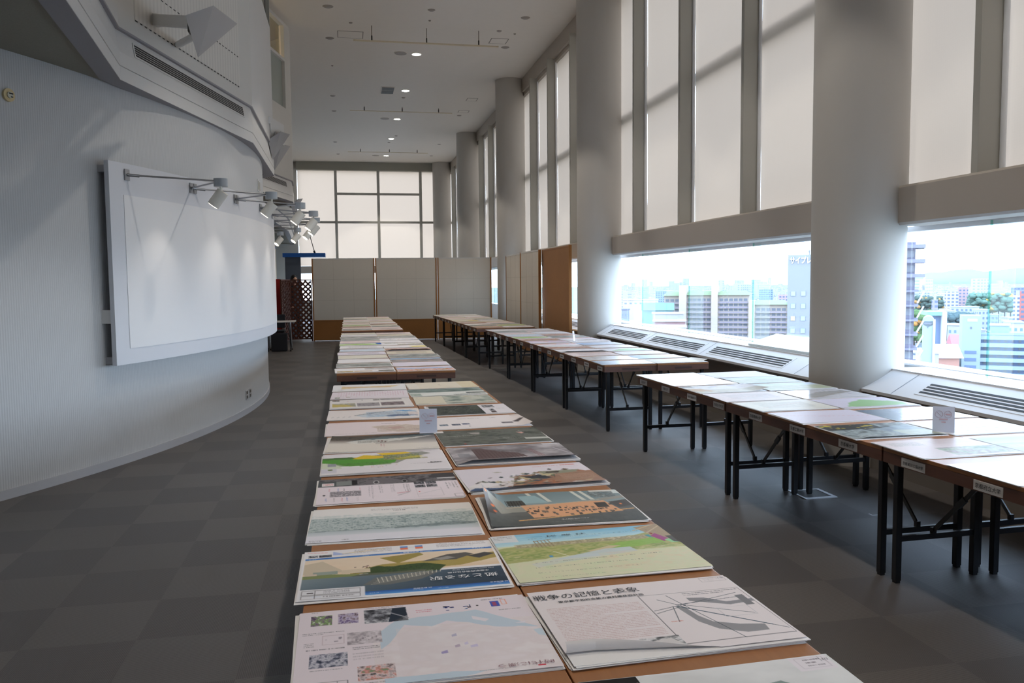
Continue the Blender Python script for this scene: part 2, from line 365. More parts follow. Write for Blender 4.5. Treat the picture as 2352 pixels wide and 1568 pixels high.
# -------- window wall
def window_bay(k, y0, y1, joints, ncol0, ncol1):
    w = bpy.data.objects.new('window_%d' % k, None); C.objects.link(w); struct(w)
    ys = [y0]+joints+[y1]
    for a, b in zip(ys[:-1], ys[1:]):
        MB().box(GX, GX+.012, a+.006, b-.006, .85, 2.07).build('lower_pane', M_GLASS, w)
        MB().box(GX+.02, GX+.03, a+.006, b-.006, 2.45, 6.75).build('upper_pane', M_GLASS, w)
    for j in joints:
        MB().box(4.835, GX, j-.006, j+.006, .845, 2.07).build('glass_fin', M_FIN, w); MB().box(4.823, 4.835, j-.007, j+.007, .845, 2.07).build('fin_edge', M_FINE, w)
        MB().box(4.66, 4.885, j-.035, j+.035, 2.41, 6.80, .004).build('mullion', M_MULL, w)
        MB().cyl((4.86, j-.05, 2.41), (4.86, j-.05, 6.8), .022, 12).build('blind_guide', M_SILL, w, True)
    MB().box(4.985, 5.03, y0, y1, 4.44, 4.60).build('transom', M_MULL, w)
    t = MB(); t.sweepY([(4.93, 2.045), (4.93, 2.09), (5.06, 2.09), (5.06, 2.06), (5.0, 2.06), (5.0, 2.045)], y0, y1); t.build('head_track', M_SILL, w)
    t = MB(); t.box(4.97, 5.06, y0, y1, .845, .862); t.build('sill_track', M_SILL, w)
bays = [(3, -5.0, -1.1, [-3.05]), (4, -1.1, 6.75, [1.68, 3.615, 5.55]), (5, 6.75, 14.6, [9.35, 11.285, 13.22]), (6, 14.6, 22.9, [17.2, 19.2, 21.1]), (7, 22.9, 31.2, [25.5, 27.6, 29.6]), (8, 31.2, YB, [33.7, 35.7, 37.6])]
for k, y0, y1, J in bays: window_bay(k, y0, y1, J, 0, 0)
for i, (y0, y1) in enumerate([(-5.0, 6.75), (6.75, 14.6), (14.6, 22.9), (22.9, 31.2), (31.2, YB)]):
    m = MB(); m.sweepY([(4.64, 2.085), (4.62, 2.105), (4.62, 2.40), (4.64, 2.42), (5.1, 2.42), (5.1, 2.085)], y0+(.25 if i else 0), y1-.25); struct(m.build('trim_5', M_BEAM))
m = MB(); m.sweepY([(4.78, 6.79), (4.78, ZC), (5.3, ZC), (5.3, 6.75), (4.93, 6.75), (4.93, 6.70), (4.84, 6.70), (4.84, 6.79)], YF, YB); struct(m.build('trim_6', M_BEAM))
m = MB(); m.box(5.0, 5.3, YF, YB, -.3, .845); struct(m.build('wall_right', M_SILL))
for cy_ in COLY + [-1.1]:
    if cy_ < 0: continue
    m = MB(); m.cyl((4.5 if cy_ < 38 else 4.38, cy_, 0), (4.5 if cy_ < 38 else 4.38, cy_, ZC), .40 if cy_ < 30 else .42, 64); struct(m.build('column', M_COL, smooth=True))
# roller blinds, one per panel
bn = 0
for k, y0, y1, J in bays:
    ys = [y0]+J+[y1]; ys2 = list(zip(ys[:-1], ys[1:]))
    for a, b in ys2:
        if b < 4: 
            lab = None
        n = 14; vs, fs = [], []
        for i in range(n+1):
            for j in range(25):
                y = a+.004+(b-a-.008)*i/n; z = 2.43+(6.74-2.43)*j/24; vs.append((4.905+.004*math.sin(i*1.3+a*3)+.003*math.sin(j*.5+a), y, z))
        for i in range(n):
            for j in range(24): q = i*25+j; fs.append((q, q+25, q+26, q+1))
        o = raw('roller_blind', vs, fs, M_BLIND, smooth=True)
        bayname = {3: 'window bay behind the viewer', 4: 'window bay nearest the viewer', 5: 'bay between the two nearest columns', 6: 'bay between second and third columns', 7: 'bay between third and fourth columns', 8: 'bay between the two farthest columns'}[k]
        idx = ys2.index((a, b))
        tag(o, 'beige roller blind, %s from the near end in the %s' % (ORD[idx], bayname), 'blind', 'beige blinds along the window wall')
# -------- back wall with its own glazing
struct(MB().box(-10, -2.2, YB, YB+.2, 0, ZC).build('wall_back', M_WALL))
struct(MB().box(-2.2, 5.3, YB, YB+.2, 0, .85).build('wall_back', M_WALL))
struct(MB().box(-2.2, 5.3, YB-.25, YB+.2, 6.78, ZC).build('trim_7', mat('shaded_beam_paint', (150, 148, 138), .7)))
struct(MB().box(-2.2, 5.3, YB-.2, YB+.1, 2.08, 2.42).build('trim_8', M_BEAM))
wb = bpy.data.objects.new('window_9', None); C.objects.link(wb); struct(wb)
mx_ = [-2.2, -.47, 1.465, 3.42, 5.0]
for a, b in zip(mx_[:-1], mx_[1:]):
    MB().box(a+.01, b-.01, YB+.1, YB+.11, .85, 2.08).build('lower_pane', M_GLASS, wb)
    MB().box(a+.01, b-.01, YB+.1, YB+.11, 2.42, 6.78).build('upper_pane', M_GLASS, wb)
for x in mx_[1:4]: MB().box(x-.06, x+.06, YB-.12, YB+.05, 2.42, 6.8).build('mullion', M_MULL, wb)
MB().box(-2.2, 5.0, YB-.05, YB+.05, 4.38, 4.48).build('transom', M_MULL, wb)
MB().box(-.47, 3.42, YB-.05, YB+.05, 5.68, 5.78).build('transom', M_MULL, wb)
for i, (a, b) in enumerate(zip(mx_[:-1], mx_[1:])):
    o = raw('roller_blind', [(a+.02, YB+.056, 2.43), (b-.02, YB+.056, 2.43), (b-.02, YB+.056, 6.78), (a+.02, YB+.056, 6.78)], [(0, 1, 2, 3)], M_BLIND)
    tag(o, 'pale roller blind in the far end wall, %s from the left' % ORD[i], 'blind', 'blinds in the far end wall')
# -------- ceiling fittings
DL_W = 380
GL = mat('lamp_diffuser', (255, 250, 240), .5, emit=((255, 248, 235), 14))
DLY = [20.6, 24.5, 28.73, 32.63, 36.98, 16.5, 12.45, 8.4, 4.35, .3]
for i, y in enumerate(DLY):
    t = thing('recessed_downlight', ('small round lit downlight in the ceiling, %s of the visible row' % ORD[i]) if i < 5 else 'round lit downlight in the ceiling above the frame, %s nearer' % ORD[i-5], 'ceiling light', (1.75, y, ZC), 0, 'downlights along the ceiling')
    m = MB(); m.cyl((0, 0, -.012), (0, 0, 0), .13, 28); m.build('trim_ring', M_LAMPW, t, True)
    m = MB(); m.cyl((0, 0, -.016), (0, 0, -.012), .10, 28); m.build('diffuser', GL, t)
    l = bpy.data.lights.new('downlight_lamp', 'SPOT'); l.energy = DL_W; l.color = (1, .93, .83); l.spot_size = 1.6; l.shadow_soft_size = .08
    lo = bpy.data.objects.new('downlight_lamp', l); C.objects.link(lo); lo.parent = t; lo.location = (0, 0, -.03)
GREY = mat('grey_ceiling_speaker', (150, 143, 136), .7)
for i, (x, y) in enumerate([(1.37, 20.58), (1.34, 28.72), (1.30, 37.0)]):
    t = thing('ceiling_speaker', 'flat grey round speaker beside a downlight, %s from the near end' % ORD[i], 'speaker', (x, y, ZC), 0, 'round speakers in the ceiling')
    MB().cyl((0, 0, -.01), (0, 0, 0), .16, 28).build('rim', M_CEIL, t, True); MB().cyl((0, 0, -.014), (0, 0, -.01), .145, 28).build('mesh_cover', GREY, t, True)
t = thing('ceiling_vent', 'dark square vent with a middle bar in the ceiling', 'vent', (1.24, 24.54, ZC))
MB().box(-.2, .2, -.43, .43, -.012, 0).build('frame', M_CEIL, t)
for s in (-1, 1): MB().box(-.17, .17, s*.21-.18, s*.21+.18, -.02, -.012).build('dark_opening', mat('vent_dark', (70, 70, 68), .7), t)
for i, (y, x0, x1, dz, th) in enumerate([(18.52, .23, 3.39, .31, .03), (26.8, .17, 3.38, .14, .02), (35.2, .11, 3.39, .13, .02)]):
    t = thing('hanging_rail', 'thin cream rail hung across the ceiling on short rods, %s from the near end' % ORD[i], 'rail', (0, y, ZC), 0, 'hanging rails under the ceiling')
    MB().box(x0, x1, -.02, .02, -dz-th, -dz).build('rail', mat('cream_rail', (206, 194, 168), .6), t)
    for x in (.62, 1.8, 2.95):
        MB().cyl((x, 0, -dz), (x, 0, 0), .008, 8).build('rod', M_KICK, t)
        MB().cyl((x, 0, -dz-.0), (x, 0, -dz+.1), .016, 8).build('clamp', mat('dark_clamp', (60, 60, 56), .5), t)
LINE = mat('hatch_joint', (120, 114, 108), .8)
for i, (x0, x1, y0, y1) in enumerate([(3.33, 3.72, 19.02, 19.42), (3.66, 3.97, 25.2, 25.6), (3.64, 3.97, 27.05, 27.37), (-.1, .45, 19.0, 19.5)]):
    t = thing('ceiling_hatch', ['square access hatch outlined beside the nearest hanging rail', 'small access hatch left of the third column', 'small access hatch just beyond the vent row near the window side', 'faint access hatch at the left end of the nearest hanging rail'][i], 'hatch', ((x0+x1)/2, (y0+y1)/2, ZC))
    a, b = (x1-x0)/2, (y1-y0)/2
    MB().box(-a+.01, a-.01, -b+.01, b-.01, -.004, 0).build('cover', M_CEIL, t)
    m = MB(); m.box(-a-.008, a+.008, -b-.008, -b+.008, -.004, 0); m.box(-a-.008, a+.008, b-.008, b+.008, -.004, 0); m.box(-a-.008, -a+.008, -b, b, -.004, 0); m.box(a-.008, a+.008, -b, b, -.004, 0); m.build('joint', LINE, t)
dots = [(-.27, 17.4, .11), (1.79, 17.28, .08), (3.78, 17.46, .1), (-.28, 19.6, .1), (3.77, 19.7, .1), (3.4, 18.45, .06), (3.78, 18.6, .03), (.18, 18.38, .04), (1.82, 17.96, .03), (-.32, 25.5, .08), (-.32, 27.7, .08), (3.75, 27.85, .08), (1.75, 25.43, .06), (-.37, 33.7, .08), (3.71, 33.7, .08), (1.7, 33.5, .06), (-.3, 36.8, .08), (3.7, 36.8, .08), (1.9, 32.0, .06), (-.27, 22.0, .03)]
for i, (x, y, r) in enumerate(dots):
    o = MB().cyl((0, 0, -.02), (0, 0, 0), r*.6, 16, r).build('sprinkler_cover', GREY, None, True, (x, y, ZC))
    side = 'left' if x < 1 else ('right' if x > 3 else 'middle')
    k = sum(1 for (a, b2, c) in dots[:i] if (('left' if a < 1 else ('right' if a > 3 else 'middle')) == side))
    o['label'] = 'small round grey ceiling fitting, number %s on the %s side of the ceiling' % (ORD[k], side)
    o['label'] = 'small grey round fitting in the %s strip of the ceiling, %s of its strip' % (side, ORD[k]); o['category'] = 'ceiling fitting'; o['group'] = 'small round ceiling fittings'
# ================================================= SILL CABINETS
def cabinet(y0, y1, grilles, label, seams=()):
    t = thing('sill_cabinet', label, 'cabinet', (4.38, (y0+y1)/2, 0), 0, 'sloping cabinets under the window sill'); c = (y0+y1)/2
    X = lambda x: x-4.38
    m = MB(); m.sweepY([(X(4.32), .665), (X(4.32), .69), (X(4.59), .843), (X(4.59), .855), (X(5.0), .855), (X(5.0), .80), (X(4.62), .80), (X(4.36), .665)], y0-c, y1-c); m.build('sloping_top', M_SILL, t)
    MB().box(X(4.40), X(4.44), y0-c, y1-c, .0, .70).build('front_panel', M_KICK, t)
    MB().box(X(4.33), X(4.40), y0-c, y1-c, .645, .668).build('lip', M_KICK, t)
    a = math.atan2(.153, .27); 
    def T(y): return Matrix.Translation((X(4.455), y-c, .7665)) @ Matrix.Rotation(-a, 4, 'Y')
    for (g0, g1) in grilles:
        f = MB(); L = g1-g0
        f.box(-.098, .098, -.03, L+.03, .0, .003, mtx=T(g0)); fo = f.build('grille_frame', M_SILL, t)
        for k in range(4):
            s = MB(); s.box(-.072+k*.037, -.052+k*.037, 0, L, .003, .005, mtx=T(g0)); s.build('slot', M_BLACK, fo)
    for y in seams: MB().box(-.15, .15, 0, .004, .002, .0035, mtx=T(y)).build('seam', mat('seam_grey', (150, 158, 168), .5), t)
    return t
cabinet(-1.0, 6.42, [(4.0, 5.75), (1.9, 3.6)], 'white sloping sill cabinet with black slots under the window nearest the viewer', (6.0, 3.8))
cabinet(7.12, 14.2, [(7.85, 9.65), (10.0, 11.75), (12.1, 13.75)], 'white sloping sill cabinet with three slotted grilles between the two nearest columns', (7.5, 9.8, 11.9, 13.95))
cabinet(15.0, 22.5, [(15.6, 17.2), (17.6, 19.2)], 'white sloping sill cabinet half hidden behind the brown partitions', (17.4,))
# view board lying on the sill
t = thing('view_board', 'sloping pale panorama board resting on the sill beside the second column', 'board', (4.78, 7.9, .857))
m = MB(); m.sweepY([(-.16, .0), (-.16, .025), (.20, .13), (.20, 0)], -.75, 1.15); m.build('sloping_panel', mat('pale_board', (222, 236, 240), .3), t)
m = MB(); rr = random.Random(5)
a = math.atan2(.105, .36)
for i in range(60):
    y = -.7+1.8*i/60; h = rr.uniform(.01, .07); m.box(-.10, -.10+h, y, y+.02, .001, .002, mtx=Matrix.Translation((0, 0, .0425)) @ Matrix.Rotation(-a, 4, 'Y'))
m.build('skyline_drawing', mat('pale_blue_ink', (168, 202, 220), .5), t)
# ================================================= PROJECTION BOARD ON THE CURVED WALL
def arc_obj(name, R0, R1, a0, a1, z0, z1, m, parent, n=60):
    o = arc_wall(0, 0, R1, a0, a1, z0, z1, R1-R0, n).build(name, m, parent, True); return o
BC = (-12.0, 12.3)
bd = thing('projection_board', 'wide curved white projection board hung on the curved wall', 'board', (BC[0], BC[1], 0))
A0, A1 = -24.2, 24.2
M_BF = mat('board_frame_white', (206, 208, 214), .5, spec=.4); M_BS = mat('board_screen_white', (222, 222, 224), .5, spec=.4)
arc_obj('frame', 10.90, 10.945, A0, A1, .93, 2.72, M_BF, bd)
arc_obj('screen', 10.945, 10.949, A0+.95, A1-.95, 1.07, 2.44, M_BS, bd)
for z in (.97, 2.66): arc_obj('mounting_rail', 10.80, 10.90, A0+.2, A1-.2, z-.03, z+.03, M_BASEB, bd)
arc_obj('end_bracket', 10.80, 10.90, A0+.05, A0+.25, 1.30, 1.42, M_WHITE, bd, 4)
# spot lamps on V-shaped arms
def P(a, R, z): return Vector((R*math.cos(math.radians(a)), R*math.sin(math.radians(a)), z))
for k in range(8):
    a = -20.3+6*k; z = 2.585; c = Vector((BC[0], BC[1], 0))
    o = P(a, 11.56, z) + c
    t = thing('arm_spotlight', 'white spotlight on V-shaped steel arms over the projection board, %s from the near end' % ORD[k], 'spotlight', o, 0, 'spotlights on arms above the curved board')
    for s, aa in ((-1, a-2.7), (1, a+2.9)):
        b = P(aa, 10.955, z+.035)+c-o; d = (-b).normalized()
        MB().cyl(b, Vector((0, 0, .02))-d*.05, .0085, 8).build('arm', M_CHROME, t, True)
        n = P(aa, 1, 0); Tm = Matrix.Translation(b) @ Matrix.Rotation(math.radians(aa), 4, 'Z')
        MB().box(-.008, .004, -.032, .032, -.05, .05, .003, Tm).build('wall_plate', M_CHROME, t)
        MB().cyl(b, b+d*.10, .014, 10).build('socket', M_CHROME, t, True)
    m = MB(); m.cyl((0, 0, -.03), (0, 0, .045), .064, 28); m.build('canopy_box', mat('grey_lamp_box', (160, 166, 172), .4), t, True)
    m = MB(); m.cyl((0, 0, -.085), (0, 0, -.03), .012, 10); m.sph((0, 0, -.09), .02); m.build('swivel', M_LAMPW, t, True)
    inw = Vector((-math.cos(math.radians(a)), -math.sin(math.radians(a)), 0)); dr = (inw*.62+Vector((0, 0, -1))*.78 + Vector((0, -.12, 0))).normalized()
    q = Vector((0, 0, -.10)); h = MB(); h.cyl(q-dr*.03+inw*-.0, q+dr*.13, .056, 28); hd = h.build('lamp_head', M_LAMPW, t, True)
    e = MB(); e.cyl(q+dr*.131, q+dr*.134, .046, 24); e.build('lens', mat('spot_lens', (255, 246, 230), .4, emit=((255, 240, 215), 9)), hd)
    l = bpy.data.lights.new('spot_lamp', 'SPOT'); l.energy = 7; l.color = (1, .92, .82); l.spot_size = 1.25; l.spot_blend = .8; l.shadow_soft_size = .04
    lo = bpy.data.objects.new('spot_lamp', l); C.objects.link(lo); lo.parent = t; lo.location = q+dr*.14; lo.rotation_euler = dr.to_track_quat('-Z', 'Y').to_euler()
# small wall fittings
def on_wall(name, label, cat, ang, z, R=10.8): 
    t = thing(name, label, cat, (BC[0]+R*math.cos(math.radians(ang)), BC[1]+R*math.sin(math.radians(ang)), z), math.radians(ang)); return t
t = on_wall('wall_alarm', 'round cream alarm dial high on the curved wall at far left', 'alarm', -28.75, 3.10)
t.scale = (1, .8, .8); MB().cyl((0, 0, 0), (.02, 0, 0), .062, 32).build('ring', mat('cream_plastic', (206, 186, 140), .4), t, True)
m = MB(); m.cyl((.02, 0, 0), (.03, 0, 0), .03, 24); m.build('lens', mat('milky_lens', (190, 190, 176), .3), t, True)
MB().box(.03, .034, -.012, .028, .008, .02).build('mark', M_BLACK, t); MB().box(.03, .034, .005, .026, -.022, -.012).build('mark', M_BLACK, t)
for i, a in enumerate((-7.6, -6.75)):
    t = on_wall('wall_outlet', ['slim grey outlet plate low on the curved wall, left one of two', 'slim grey outlet plate low on the curved wall, right one of two'][i], 'outlet', a, .24)
    MB().box(0, .008, -.05, .05, -.06, .06, .004).build('cover_plate', M_BASEB, t)
    for z in (-.028, .028): MB().box(.008, .011, -.03, .03, z-.018, z+.018).build('socket', mat('outlet_dark', (96, 92, 84), .5), t)
for i, a in enumerate((-1.1, -.2)):
    t = on_wall('wall_switch', ['narrow switch plate high on the curved wall, left one', 'narrow switch plate high on the curved wall, right one'][i], 'switch', a, 3.0)
    MB().box(0, .01, -.05, .05, -.08, .08).build('cover_plate', M_WHITE, t); MB().box(.01, .013, -.02, .02, -.06, .06).build('rocker', mat('beige_rocker', (168, 160, 140), .5), t)
# ================================================= PYRAMID SPEAKERS
def pyramid(pts, base, label, small=False):
    A, B, Cc, D = [Vector(p) for p in pts]
    o = (A+B+Cc+D)/4; t = thing('pyramid_speaker', label, 'speaker', o, 0, 'pyramid speakers on the upper wall')
    v = [p-o for p in (A, B, Cc, D)]
    back = (v[0]+v[2]+v[3])/3 + Vector((-.13, .03, .05))
    raw('pyramid_cover', v+[back], [(0, 1, 3), (1, 2, 3), (0, 4, 1), (1, 4, 2), (2, 4, 3), (3, 4, 0)], M_PYR, t)
    b = Vector(base)-o; mid = back*.9
    w_ = (Vector(FAC[3])-Vector(FAC[2])).normalized(); n = Vector((w_.y, -w_.x, 0)); R = Matrix.Rotation(math.atan2(-w_.x, w_.y), 4, 'Z')
    MB().box(0, .02, -.52, .52, -.17, .17, 0, Matrix.Translation(b) @ R).build('wall_plate', M_WHITE, t)
    a = b+R.to_3x3() @ Vector((.05, -.40, .07)); MB().bar(a, mid+Vector((0, 0, .03)), .085, .10).build('arm', M_WHITE, t)
    MB().cyl(a+Vector((0, 0, -.05)), a+Vector((0, 0, .05)), .05, 16).build('pivot', M_WHITE, t, True)
    MB().box(-.05, .05, -.05, .05, -.06, .06, .01, Matrix.Translation(mid)).build('clamp', mat('dark_clamp', (60, 60, 56), .5), t)
    a2 = b+R.to_3x3() @ Vector((.06, .05, -.03)); MB().cyl(a2, mid+Vector((0, 0, -.08)), .035, 14, .03).build('stay', M_WHITE, t, True)
    return t
PY = [(-1.23, 7.18, 3.785), (-1.06, 7.52, 3.98), (-.965, 8.33, 4.075), (-1.18, 7.40, 3.515)]
pyramid(PY, (-1.68, 8.93, 4.06), 'big grey pyramid speaker on a white arm, nearest the viewer')
pyramid([(x-.01, y+7.45, z+.05) for x, y, z in PY], (-1.70, 16.75, 4.06), 'grey pyramid speaker just past the nearest balcony bay, second from the far end')
pyramid([(x+.05, y+6.45, z+.09) for x, y, z in PY], (-1.13, 14.0, 4.1), 'grey pyramid speaker at the far corner of the nearest balcony bay')
pyramid([(x-.25, y+16.3, z-.02) for x, y, z in PY], (-2.07, 24.9, 4.06), 'small distant pyramid speaker, farthest away')
# ================================================= FAR PARTITIONS
GRID = mat('pinboard_joint', (176, 170, 160), .8)
def partition(p, q, h, label, face, kick=.56):
    """free-standing board between plan points p and q; face=+1 white face towards the viewer"""
    p, q = Vector(p), Vector(q); L = (q-p).length; u = (q-p)/L; rz = math.atan2(u.y, u.x)
    t = thing('partition_board', label, 'partition', (p.x, p.y, 0), rz, 'free-standing exhibition partitions')
    for s in (0, L-.035): MB().box(s, s+.035, -.03, .03, 0, h, .003).build('post', M_PWOOD, t)
    MB().box(.035, L-.035, -.022, .022, h-.03, h).build('top_rail', M_WHITE if face == 1 else M_PWOOD, t)
    if face == 1:
        MB().box(.035, L-.035, -.018, .018, kick+.03, h-.03).build('white_face', M_PANEL, t)
        MB().box(.035, L-.035, -.024, .024, kick, kick+.03).build('rail', M_PWOOD, t)
        MB().box(.035, L-.035, -.015, .015, .02, kick).build('kick_board', M_PWOOD, t)
        m = MB()
        for k in (1, 2): x = .035+(L-.07)*k/3; m.box(x-.002, x+.002, -.0195, .0195, kick+.03, h-.03)
        for k in (1, 2): z = kick+(h-kick)*k/3; m.box(.035, L-.035, -.0195, .0195, z-.002, z+.002)
        m.build('sheet_joint', GRID, t)
    else:
        MB().box(.035, L-.035, -.018, .018, .02, h-.03).build('plain_face', M_PBOARD, t)
    return t
partition((-1.0, 24.10), (.74, 23.95), 2.33, 'white pinboard partition with brown foot, leftmost of three across the far end', 1)
partition((.76, 23.95), (2.49, 23.78), 2.33, 'white pinboard partition with brown foot, middle of three across the far end', 1)
partition((2.51, 23.78), (4.05, 23.62), 2.33, 'white pinboard partition with brown foot, rightmost of three across the far end', 1)
partition((4.20, 22.05), (4.12, 19.75), 2.32, 'white partition along the windows beside the third column', 1)
partition((4.09, 19.60), (4.12, 17.75), 2.32, 'white partition along the windows, between its white twin and the plain one', 1)
partition((4.22, 17.85), (4.17, 15.40), 2.32, 'plain brown back of a partition standing by the second column', 0)
# lattice screens and red board
M_LAT = mat('dark_red_brown_lattice', (84, 44, 30), .55, noise=(8, .15))
def lattice(p, q, h, label, red=False):
    p, q = Vector(p), Vector(q); L = (q-p).length; u = (q-p)/L
    t = thing('lattice_screen', label, 'screen', (p.x, p.y, 0), math.atan2(u.y, u.x), 'brown lattice screens')
    for s in (0, L-.03): MB().box(s, s+.03, -.02, .02, 0, h).build('post', M_LAT, t)
    for z in (.05, h-.035): MB().box(.03, L-.03, -.018, .018, z, z+.035).build('rail', M_LAT, t)
    m = MB(); st = .146; z0, z1, x0, x1 = .085, h-.035, .03, L-.03; W, H = x1-x0, z1-z0
    for sgn, yy in ((1, .006), (-1, -.006)):
        k = -int(H/st)-2
        while k*st < W+H:
            # line x = k*st + sgn*s ; clip to the frame
            c = k*st
            if sgn == 1: sA, sB = max(0, -c), min(H, W-c)
            else: c2 = c; sA, sB = max(0, c2-W), min(H, c2)
            if sB-sA > .03:
                a = Vector((x0+c+sgn*sA, yy, z0+sA)); b = Vector((x0+c+sgn*sB, yy, z0+sB)); m.bar(a, b, .011, .052)
            k += 1
    m.build('lattice', M_LAT, t); return t
lattice((-1.95, 24.25), (-1.02, 24.2), 1.75, 'brown diagonal lattice screen beside the leftmost white partition')
lattice((-1.80, 23.3), (-1.62, 24.12), 1.75, 'brown lattice screen turned edge-on beside the red board')
t = thing('red_board', 'dark red freestanding board left of the lattice screens', 'board', (-2.28, 23.9, 0))
MB().box(-.25, .42, -.02, .02, .25, 1.76).build('panel', mat('dark_red_cloth', (176, 22, 20), .7), t)
for x in (-.22, .40): MB().box(x-.015, x+.015, -.02, .02, 0, .25).build('post', M_LEG, t)
# desk with chairs in front of the screens
t = thing('folding_desk', 'small pale topped desk on castors before the lattice screen', 'desk', (-1.62, 20.9, 0))
MB().box(-.45, .33, -.25, .28, .70, .725, .004).build('desk_top', mat('pale_desk_top', (206, 200, 196), .5), t)
for x in (-.3, .22):
    MB().bar((x, .0, .06), (x-.03, .02, .70), .035, .05).build('leg', M_CHROME, t)
    MB().bar((x, -.26, .075), (x, .26, .06), .03, .03).build('foot_bar', M_LEG, t)
    for y in (-.25, .25): MB().cyl((x-.012, y, .032), (x+.012, y, .032), .032, 14).build('castor', M_LEG, t, True)
t = thing('desk_chair', 'dark fabric chair tucked under the pale topped desk', 'chair', (-1.80, 21.45, 0), PI)
M_FAB = mat('dark_chair_fabric', (34, 36, 44), .8)
MB().box(-.22, .22, -.22, .22, .42, .48, .02).build('seat', M_FAB, t); MB().box(-.21, .21, -.26, -.21, .52, .86, .02).build('backrest', M_FAB, t)
for x in (-.2, .2):
    for y in (-.2, .2): MB().cyl((x*1.05, y*1.1, 0), (x, y, .43), .011, 8).build('leg', M_CHROME, t, True)
    MB().cyl((x, -.21, .43), (x, -.235, .6), .011, 8).build('back_support', M_CHROME, t, True)
t = thing('storage_bag', 'black bag standing on the floor under the pale topped desk', 'bag', (-1.66, 20.75, 0))
MB().box(-.20, .18, -.10, .10, 0, .44, .04).build('body', M_FAB, t); MB().cyl((-.08, 0, .44), (-.08, 0, .5), .008, 8).build('handle', M_FAB, t)
# blue canopy with its board
t = thing('blue_canopy', 'blue flat canopy slab held over the far doorway by a thin rod', 'canopy', (-1.3, 26.0, 0))
MB().box(-.62, .63, -.1, .6, 2.43, 2.55, .004).build('slab', mat('bright_blue_panel', (20, 92, 176), .4), t)
MB().box(-.56, -.1, -.02, .02, 0, 2.43).build('support_board', mat('blue_grey_board', (92, 102, 116), .6), t)
MB().cyl((.32, .1, 2.55), (.18, .15, 3.10), .012, 8).build('rod', M_LEG, t, True); MB().cyl((.32, .1, 2.55), (.30, .11, 2.62), .03, 10).build('rod_foot', M_LEG, t, True)
# framed notices on the far left wall
for i, (x, y) in enumerate([(-2.60, 30.2)]):
    t = thing('framed_notice', 'tall cream notice with a blue frame on the far left wall', 'notice', (x+.03, y, 1.6), math.radians(0))
    MB().box(0, .03, -1.0, 1.0, .1, 1.35).build('frame', mat('bright_blue_panel', (20, 92, 176), .4), t); MB().box(.03, .035, -.94, .94, .14, 1.28).build('sheet', mat('cream_notice', (214, 204, 186), .7), t)
    MB().box(.035, .038, -.1, .15, .3, 1.1).build('print', mat('notice_ink', (120, 116, 108), .7), t)
t = thing('wall_phone_box', 'small dark box on the far left wall above the red board', 'box', (-2.70, 27.2, 1.75)); MB().box(-.1, .12, -.12, .12, -.02, .25, .01).build('case', mat('dark_grey_case', (66, 70, 76), .5), t)
# ================================================= PERSON BEHIND THE LATTICE
def skin_fig(name, nodes, edges, m, parent, lv=2, root=0):
    me = bpy.data.meshes.new(name); me.from_pydata([n[0] for n in nodes], edges, []); o = bpy.data.objects.new(name, me); C.objects.link(o)
    sk = o.modifiers.new('skin', 'SKIN'); me.skin_vertices  # layer made by the modifier
    for i, n in enumerate(nodes):
        r = n[1]; me.skin_vertices[0].data[i].radius = (r, r) if isinstance(r, float) else r; me.skin_vertices[0].data[i].use_root = (i == root)
    sb = o.modifiers.new('sub', 'SUBSURF'); sb.levels = lv; sb.render_levels = lv
    me2 = bpy.data.meshes.new_from_object(o.evaluated_get(bpy.context.evaluated_depsgraph_get())); bpy.data.objects.remove(o)
    me2.materials.clear(); me2.materials.append(m)
    for p in me2.polygons: p.use_smooth = True
    o2 = bpy.data.objects.new(name, me2); C.objects.link(o2); o2.parent = parent; return o2
t = thing('person', 'person with short black hair in dark clothes standing behind the lattice screen', 'person', (-1.56, 25.2, 0), .5)
M_SKIN = mat('skin', (196, 152, 126), .55); M_HAIR = mat('black_hair', (18, 17, 18), .6); M_CLO = mat('dark_jacket', (46, 48, 56), .8)
nd = [((0, 0, .98), (.14, .10)), ((0, 0, 1.18), (.135, .10)), ((0, 0, 1.42), (.16, .11)), ((0, .01, 1.55), (.06, .06)), ((0, 0, 1.60), (.052, .052)),
      ((.18, 0, 1.50), .058), ((.24, .02, 1.22), .046), ((.22, -.12, 1.02), .036), ((.21, -.19, .98), .034), ((-.18, 0, 1.50), .058), ((-.24, .02, 1.22), .046), ((-.22, -.10, 1.0), .036), ((-.21, -.17, .97), .034),
      ((.09, 0, .9), .095), ((.10, -.01, .50), .062), ((.10, .02, .10), .045), ((.10, -.12, .04), .04), ((-.09, 0, .9), .095), ((-.10, -.01, .50), .062), ((-.10, .02, .10), .045), ((-.10, -.12, .04), .04)]
skin_fig('body', nd, [(0, 1), (1, 2), (2, 3), (3, 4), (2, 5), (5, 6), (6, 7), (7, 8), (2, 9), (9, 10), (10, 11), (11, 12), (0, 13), (13, 14), (14, 15), (15, 16), (0, 17), (17, 18), (18, 19), (19, 20)], M_CLO, t)
h = MB(); h.sph((0, -.01, 1.735), .105, (.78, .95, 1.18), 24); h.sph((0, -.112, 1.725), .016, (.8, 1, 1.3), 10)
for s in (-1, 1): h.sph((s*.083, 0, 1.725), .026, (.4, .7, 1.2), 10); h.sph((s*.033, -.098, 1.75), .012, (1.2, .5, .7), 8)
h.sph((0, -.100, 1.675), .02, (1.3, .4, .35), 8); h.cyl((0, 0, 1.56), (0, 0, 1.68), .052, 16); h.build('head', M_SKIN, t, True)
h = MB(); h.sph((0, .018, 1.775), .112, (.86, .98, 1.02), 24); h.build('hair', M_HAIR, t, True)
